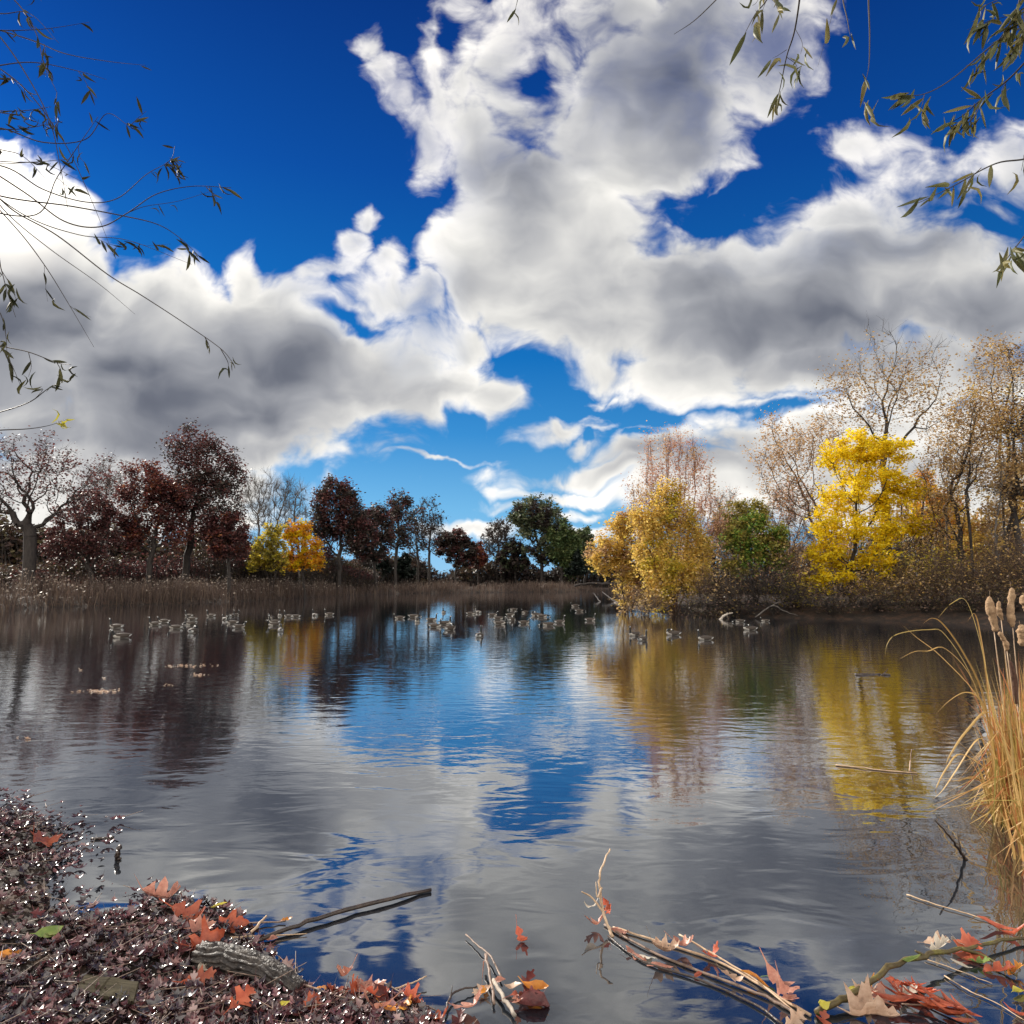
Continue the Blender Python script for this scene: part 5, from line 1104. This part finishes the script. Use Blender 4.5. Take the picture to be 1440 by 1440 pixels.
def cattail(label, base, nb, seed, head=None, hs=1.0, headmat='fluff', extra=(), hmax=1.7, leanx=-.01):
    """head: ((px, py) bottom, (px, py) top, width px) of the seed head; extra: hand laid blades as px paths"""
    rng = np.random.default_rng(seed); b = np.array([base[0], base[1], -.12]); s = base[1] / F
    root = empty('cattail', b, label, 'cattail', 'cattails in the near clump')
    fo = Acc(); nb = int(nb * 3)
    for i in range(nb):
        h = hmax * rng.uniform(.45, 1.0); a = rng.uniform(0, 2 * PI); q = rng.uniform(.0, .1)
        st = b + np.array([math.cos(a) * q, math.sin(a) * q, 0])
        ln = np.array([rng.normal(leanx, .09), rng.normal(0, .09)]); bend = max(0, rng.normal(.0, .2)); ba = rng.normal(PI, 1.1)
        t = np.linspace(0, 1, 9); bx = bend * h * t ** 3
        P = st + np.stack([ln[0] * h * t + math.cos(ba) * bx, ln[1] * h * t + math.sin(ba) * bx * .6, h * (t - .55 * bend * t ** 3)], 1)
        if rng.uniform() < .28:                    # snapped blade hanging over
            kx = rng.integers(4, 7); dr = norm(np.array([rng.normal(-.5, .6), rng.normal(0, .4), rng.uniform(-1.3, -.2)]))
            P[kx:] = P[kx - 1] + dr * (np.arange(9 - kx)[:, None] + 1) * h / 9
        P[:, 2] = np.maximum(P[:, 2], -.12)
        ribbon(fo, P - b, rng.uniform(.012, .027), rng, 0 if rng.uniform() > .18 else 1)
    for pts, w in extra:
        E = np.array([at(p[0], p[1], base[1] + (p[2] if len(p) > 2 else 0)) for p in pts])
        ribbon(fo, smooth_path(E, 5) - b, w * s * .62, rng, 0)
    # ribbons are laid out round the plant's own foot, facing every way
    obj('foliage', fo.mesh('cattail_foliage', [M['straw'], M['rust_blades']], True), root)
    if head:
        (x0, y0), (x1, y1), w = head
        h0, h1 = at(x0, y0, base[1]), at(x1, y1, base[1])
        S = smooth_path(np.array([b, b * .5 + h0 * .5 + np.array([.02, 0, 0]), h0]), 6)
        a = Acc(); tube(a, S - b, .006, .004, 6); tube(a, np.array([h1, h1 + (h1 - h0) * .12 + [0, 0, .01]]) - b, .002, .001, 4)
        obj('stalk', a.mesh('cattail_stalk', [M['strawstem']], True), root)
        n = 22; t = np.linspace(0, 1, n)[:, None]; S = h0 * (1 - t) + h1 * t
        S[:, 0] += .012 * np.sin(t[:, 0] * 5 + seed)
        rr = w * .5 * s * np.sin(np.clip(t[:, 0] * .97 + .03, 0, 1) * PI) ** .35 * (1 + (.16 * np.sin(t[:, 0] * 9 + seed * 2) + .1 * np.sin(t[:, 0] * 23 + seed) if headmat == 'fluff' else 0)) * .88
        a = Acc(); tube(a, S - b, rr[0], rr, 14, 0, .07 if headmat == 'fluff' else .01)
        obj('seed_head', a.mesh('seed_head', [M[headmat]], True), root)

ex1 = [([(1398, 1060), (1381, 972), (1354, 916), (1327, 878), (1311, 869), (1298, 877)], 4.5), ([(1396, 1050), (1388, 955), (1379, 894), (1371, 863), (1361, 873)], 4), ([(1400, 1090), (1392, 1002), (1358, 1029), (1336, 1062), (1330, 1075)], 6)]
ex2 = [([(1398, 1060), (1376, 1038), (1344, 1083), (1326, 1110), (1312, 1124)], 5), ([(1396, 1085), (1352, 1060), (1331, 1080), (1317, 1107), (1317, 1119)], 4.5), ([(1399, 1040), (1380, 985), (1358, 973), (1335, 985), (1316, 1004)], 5), ([(1400, 1120), (1372, 1095), (1340, 1098), (1305, 1096)], 3.5)]
ex3 = [([(1400, 1080), (1381, 990), (1327, 926), (1289, 896), (1269, 879)], 3.5), ([(1400, 1090), (1372, 965), (1330, 893), (1305, 885), (1263, 891), (1248, 905), (1245, 923)], 4.5), ([(1402, 1070), (1370, 960), (1330, 912), (1305, 915), (1286, 916), (1264, 927)], 4.5), ([(1404, 1050), (1385, 930), (1361, 848), (1340, 847), (1319, 869)], 4)]
ex4 = [([(1395, 1132), (1375, 1131), (1350, 1142), (1330, 1153)], 4), ([(1400, 1128), (1380, 1153), (1330, 1152)], 3), ([(1396, 1110), (1370, 1092), (1345, 1100)], 4), ([(1405, 1150), (1412, 1180), (1405, 1230), (1425, 1290)], 0.1)]
sx_ = lambda px, Y: at(px, 820, Y)[0]
cattail('cattail with a fluffy head leaning left, outermost of the row of heads', (sx_(1402, 7.2), 7.2), 9, 1, ((1398, 888), (1392, 838), 13), extra=ex1)
cattail('cattail with a small slim fluffy head behind the outermost one', (sx_(1412, 7.5), 7.5), 8, 2, ((1408, 872), (1404, 845), 8), extra=ex2)
cattail('cattail with the tallest woolly head of the clump', (sx_(1420, 7.1), 7.1), 9, 3, ((1424, 882), (1421, 826), 11), extra=ex3)
cattail('cattail with a swollen woolly head cut by the right edge', (sx_(1440, 6.9), 6.9), 9, 4, ((1441, 908), (1434, 878), 15))
cattail('cattail with a dark brown cigar head among the straw', (sx_(1428, 6.8), 6.8), 8, 5, ((1430, 990), (1421, 928), 8), headmat='cat_brown')
cattail('cattail with a pale torn head below the woolly ones', (sx_(1418, 7.4), 7.4), 8, 6, ((1416, 915), (1407, 888), 8), extra=ex4)
cattail('cattail with a white woolly head high at the right edge', (sx_(1450, 7.3), 7.3), 8, 7, ((1444, 862), (1441, 836), 13))
for i, (px, Y, hm, lb) in enumerate([(1390, 7.35, 1.05, 'headless rusty cattail shoot at the left foot of the clump'), (1396, 7.0, 1.2, 'headless cattail shoot in front of the leftmost heads'), (1412, 6.8, 1.5, 'headless pale shoot before the dark brown cigar head'),
        (1405, 7.7, 1.3, 'headless shoot at the back of the clump behind the leftmost heads'), (1436, 7.6, 1.6, 'headless shoot at the back of the clump by the right edge'), (1446, 6.7, 1.4, 'headless shoot at the right edge nearest the camera'), (1465, 7.1, 1.7, 'headless shoot just cut off by the right edge'), (1430, 7.2, 1.5, 'headless shoot in the thick of the clump'), (1480, 7.4, 1.6, 'outermost shoot of the clump beyond the right edge'), (1422, 6.6, .9, 'short headless shoot standing low at the foot of the clump'), (1418, 6.1, 1.0, 'tawny shoot rooted well in front of the woolly heads'), (1432, 5.7, 1.15, 'yellowing shoot nearer than the tawny one at the right edge'), (1452, 5.9, 1.4, 'tall near shoot half cut by the right edge'),
        (1444, 5.3, .8, 'nearest low shoot above the scarlet leaves at the right edge'), (1400, 6.9, 1.1, 'short straw shoot at the waterline under the outermost head'), (1392, 7.2, 1.3, 'rusty upright shoot at the very left of the clump'), (1408, 7.25, 1.45, 'amber upright shoot under the small slim head'), (1425, 6.95, 1.4, 'amber shoot right behind the dark brown cigar head'), (1414, 7.1, 1.6, 'stout upright shoot between the outermost and tallest heads'), (1440, 7.0, 1.7, 'stout upright shoot under the swollen head')]):
    cattail(lb, (sx_(px, Y), Y), 11, 20 + i, None, hmax=hm)

# ------------------------------------------------------------------ overhanging willows
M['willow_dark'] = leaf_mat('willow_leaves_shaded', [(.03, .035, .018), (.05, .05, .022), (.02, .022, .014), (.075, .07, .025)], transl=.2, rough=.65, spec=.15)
M['willow_olive'] = leaf_mat('willow_leaves_olive', [(.1, .11, .04), (.14, .13, .05), (.07, .08, .035), (.2, .17, .06)], transl=.3, rough=.5)
M['willow_yellow'] = leaf_mat('willow_leaves_yellow', [(.5, .45, .06), (.4, .36, .05)], transl=.4)
M['willow_twig'] = surf_mat('willow_twig', [(0.3, (0.02, 0.016, 0.014)), (0.7, (0.06, 0.045, 0.035))], 14, rough=.6)

def willow(label, trunk, limbs, branches, Y, seed, lmat, leaf_len):
    rng = np.random.default_rng(seed); b = np.array(trunk[0]); root = empty('overhanging_willow', b, label, 'tree')
    a = Acc(); tube(a, smooth_path(np.array(trunk, float), 6) - b, .34, .22, 14, 0, .05); obj('trunk', a.mesh('willow_trunk', [M['bark']], True), root)
    LP = []
    for lp, r0, r1 in limbs:
        S = smooth_path(np.array(lp, float), 8); a = Acc(); tube(a, S - b, r0, r1, 9, 0, .05); obj('limb', a.mesh('willow_limb', [M['bark']], True), root); LP.append(S)
    LP = np.concatenate(LP)
    for pts, wpx, f0, cnt, extra in branches:
        s = Y / F
        dep = np.linspace(-.25, .25, len(pts)) * rng.uniform(-1, 1)
        P = np.array([at(p[0], p[1], Y + d) for p, d in zip(pts, dep)])
        k = np.argmin(np.linalg.norm(LP - P[0], axis=1))
        S = smooth_path(np.vstack([LP[k], P]), 8)
        a = Acc(); tube(a, S - b, max(.0055, wpx * s), wpx * s * .3, 5)
        tips, dirs = [], []
        n0 = min(int(len(S) * max(f0, 1.0 / len(pts))), len(S) - 3)
        ks = rng.integers(n0, len(S) - 1, cnt) if cnt else []
        for kk in ks: tips.append(S[kk]); dirs.append(norm(S[kk + 1] - S[kk]))
        for e, n in extra:                         # side twigs with a tuft of leaves
            E = smooth_path(np.array([at(p[0], p[1], Y + dep[-1] * .5) for p in e]), 5)
            tube(a, E - b, wpx * s * .5, wpx * s * .2, 4)
            for kk in rng.integers(1, len(E) - 1, n): tips.append(E[kk]); dirs.append(norm(E[kk + 1] - E[kk]))
        br = obj('branch', a.mesh('willow_branch', [M['willow_twig']], True), root)
        if tips:
            tips = np.array(tips); dirs = np.array(dirs); n = len(tips)
            d = norm(dirs * .7 + rng.normal(0, .45, (n, 3)) + np.array([0, 0, -.55])); N = norm(rng.normal(0, 1, (n, 3))); Yv = norm(np.cross(N, d)); Z = np.cross(d, Yv)
            L = leaf_len * rng.uniform(.6, 1.2, n)
            la = Acc()
            for q in range(3):
                sel = np.arange(n) % 3 == q
                tv, tq = leaf_template([(x, w * .95, sh) for x, w, sh in LANCE], (.1, .5, .9)[q], .25); tv = tv + [.5, 0, 0]
                if sel.any(): scatter(la, tv, tq, tips[sel] - b, np.stack([d, Yv, Z], 2)[sel], L[sel], 0)
            m = M['willow_yellow'] if wpx == .71 else M[lmat]
            obj('leaves', la.mesh('willow_leaves', [m]), br)

YL = 3.7
left = [
 ([(-140, 150), (-60, 215), (13, 237), (60, 266), (120, 284), (165, 279), (205, 246), (232, 231)], 1.3, .9, 3, [([(232, 231), (242, 222), (246, 205)], 5), ([(232, 231), (248, 232), (256, 236)], 8), ([(236, 229), (246, 240), (250, 246)], 5)]),
 ([(-140, 180), (-40, 225), (35, 271), (90, 311), (140, 319), (180, 299), (220, 273), (270, 262), (325, 264)], 1.4, .93, 5, [([(180, 299), (205, 290), (250, 283), (300, 268)], 4), ([(290, 263), (300, 274), (306, 282)], 3)]),
 ([(-140, 190), (-30, 255), (20, 297), (80, 331), (150, 385), (200, 416), (260, 455), (310, 490), (328, 511)], 1.3, .955, 3, [([(288, 474), (294, 486), (293, 496)], 2), ([(310, 490), (320, 508), (321, 516)], 2)]),
 ([(-140, 210), (-20, 270), (100, 290), (170, 303), (220, 315), (252, 334), (282, 362)], 1.1, .93, 4, [([(252, 334), (262, 348), (270, 362)], 4)]),
 ([(-140, -60), (-60, -10), (0, 52), (40, 110), (70, 170), (85, 235), (95, 292)], 1.1, .8, 5, [([(60, 150), (66, 175), (66, 192)], 4)]),
 ([(-140, 160), (-60, 185), (0, 180), (60, 200), (120, 196), (150, 160), (182, 178)], 1.1, .93, 3, [([(182, 178), (192, 168), (206, 156)], 5)]),
 ([(-140, 250), (-40, 290), (50, 302), (80, 250), (110, 205), (138, 164)], 1.0, .85, 2, [([(110, 205), (112, 220), (118, 228)], 3), ([(80, 250), (96, 262), (112, 262)], 3)]),
 ([(-140, 120), (-60, 150), (0, 156), (40, 155), (72, 150)], 1.0, .5, 10, []),
 ([(-140, 100), (-60, 105), (0, 92), (50, 88), (110, 100), (150, 112)], .9, .6, 3, [([(110, 100), (122, 118), (134, 142)], 4)]),
 ([(-140, -30), (-30, -30), (20, 0), (50, 45), (62, 90), (80, 130)], 1.0, .6, 6, [([(62, 62), (66, 90), (64, 108)], 7), ([(80, 130), (78, 160), (80, 190)], 8)]),
 ([(-140, 300), (-60, 330), (-10, 345), (2, 380), (10, 410), (22, 446)], 1.0, .6, 10, [([(2, 380), (14, 400), (24, 424)], 5)]),
 ([(-140, 430), (-50, 470), (0, 486), (40, 495), (80, 510), (100, 513)], 1.1, .75, 4, [([(40, 495), (44, 515), (40, 530)], 3), ([(80, 510), (86, 522), (84, 534)], 3), ([(0, 486), (16, 512), (30, 545)], 7)]),
 ([(-140, 560), (-60, 590), (-10, 582), (40, 566), (70, 545), (100, 533)], 1.1, .8, 4, [([(50, 560), (60, 548), (54, 545)], 2)]),
 ([(-140, 620), (-60, 610), (0, 605), (40, 603), (70, 598), (92, 590)], .71, .82, 7, []),
 ([(-140, 200), (-40, 260), (20, 318), (62, 372), (98, 430), (132, 488)], .7, 1, 0, [([(62, 372), (64, 400), (67, 424)], 3), ([(98, 430), (112, 440), (128, 446)], 1)]),
 ([(-140, 170), (-40, 240), (10, 300), (70, 350), (140, 400), (190, 442)], .6, 1, 0, []),
 ([(-140, 150), (-60, 230), (30, 300), (110, 330), (180, 338), (270, 372)], .7, .95, 0, [([(130, 333), (160, 345), (178, 342)], 7), ([(180, 338), (205, 345), (240, 343)], 7)]),
 ([(-140, 20), (-50, 30), (40, 55), (90, 75), (150, 86), (205, 92)], .7, .98, 1, []),
 ([(-140, 40), (-50, 70), (30, 120), (90, 200), (130, 285), (160, 360)], .6, 1, 0, []),
 ([(-140, 330), (-60, 360), (-20, 420), (0, 440), (8, 470), (10, 500)], .9, .7, 6, []),
]
rl = random.Random(8)
for i in range(9):                             # more fine twigs crossing the upper left corner
    y0 = rl.uniform(-40, 330); x1 = rl.uniform(30, 130); sl = rl.uniform(-.25, .8)
    left.append(([(-140, y0 - 30), (-60, y0 - 8), (0, y0 + sl * 12), (x1 * .5, y0 + sl * x1 * .5 + rl.uniform(-10, 10)), (x1, y0 + sl * x1 + rl.uniform(0, 24))], rl.uniform(.6, 1.0), .6, rl.randint(2, 9), []))
willow('willow overhanging from the left with thin drooping nearly bare twigs', [(-6.6, -.6, .3), (-6.5, -.5, 2.2), (-6.4, -.3, 4.2)],
       [([(-6.4, -.4, 3.6), (-5.4, 1.2, 4.9), (-4.4, 2.8, 5.3), (-3.7, 3.8, 5.0), (-3.5, 4.0, 3.9), (-3.4, 4.05, 2.8)], .15, .03)], left, YL, 5, 'willow_dark', .085)
YR = 2.6
right = [
 ([(1140, -130), (1128, -30), (1118, 40), (1106, 80), (1096, 128), (1088, 150)], 1.2, .62, 10, [([(1118, 40), (1128, 60), (1126, 76)], 3), ([(1106, 70), (1094, 78), (1086, 82)], 2), ([(1106, 80), (1120, 92), (1120, 110)], 5)]),
 ([(1120, -130), (1085, -15), (1062, 20), (1044, 54)], .9, .75, 3, [([(1085, -15), (1074, 10), (1070, 26)], 3)]),
 ([(1110, -130), (1060, -50), (1025, -18), (980, 26), (948, 48)], 1.0, 1, 0, []),
 ([(1100, -130), (1085, -40), (1090, 0), (1096, 20)], 1.0, .6, 8, [([(1085, -40), (1066, 0), (1058, 8)], 4)]),
 ([(1235, -130), (1222, -30), (1223, 50), (1222, 90), (1218, 112)], .8, .85, 3, [([(1218, 112), (1214, 140), (1216, 154)], 3)]),
 ([(1215, -130), (1185, -30), (1192, 30), (1196, 52)], .7, .85, 2, [([(1185, -30), (1165, 40), (1150, 94)], 2)]),
 ([(1560, -80), (1460, 20), (1400, 60), (1340, 110), (1300, 132), (1264, 134)], 1.2, .88, 8, [([(1300, 132), (1296, 150), (1288, 168)], 7)]),
 ([(1560, -20), (1470, 58), (1420, 110), (1380, 140), (1352, 164), (1328, 176)], 1.3, .6, 20, [([(1380, 140), (1370, 165), (1350, 182)], 10), ([(1440, 88), (1412, 120), (1408, 140)], 6)]),
 ([(1540, -140), (1450, -40), (1428, 20), (1402, 60), (1372, 100)], 1.3, .45, 30, [([(1428, 20), (1390, 30), (1360, 42)], 12), ([(1440, 10), (1436, 50), (1420, 80)], 14), ([(1402, 0), (1384, 10), (1378, 30)], 8)]),
 ([(1560, 150), (1462, 216), (1400, 230), (1340, 262), (1286, 288)], 1.2, .55, 10, [([(1380, 236), (1366, 250), (1358, 270)], 6), ([(1440, 218), (1438, 232), (1436, 240)], 3)]),
 ([(1560, 220), (1480, 280), (1442, 330), (1425, 352), (1407, 376)], 1.1, .7, 12, []),
 ([(760, -200), (745, -80), (730, -10), (724, 16)], .8, .95, 2, []),
]
willow('willow overhanging from the upper right with olive leaves on drooping twigs', [(5.6, -2.0, .4), (5.5, -1.8, 2.4), (5.2, -1.3, 4.6)],
       [([(5.3, -1.5, 4.2), (4.2, .6, 5.4), (3.0, 2.2, 5.7), (1.6, 2.6, 5.5), (.3, 2.7, 5.4)], .14, .03), ([(4.2, .6, 5.4), (3.1, 2.0, 4.9), (2.5, 2.6, 4.2), (2.35, 2.7, 3.4)], .07, .015)], right, YR, 9, 'willow_olive', .095)
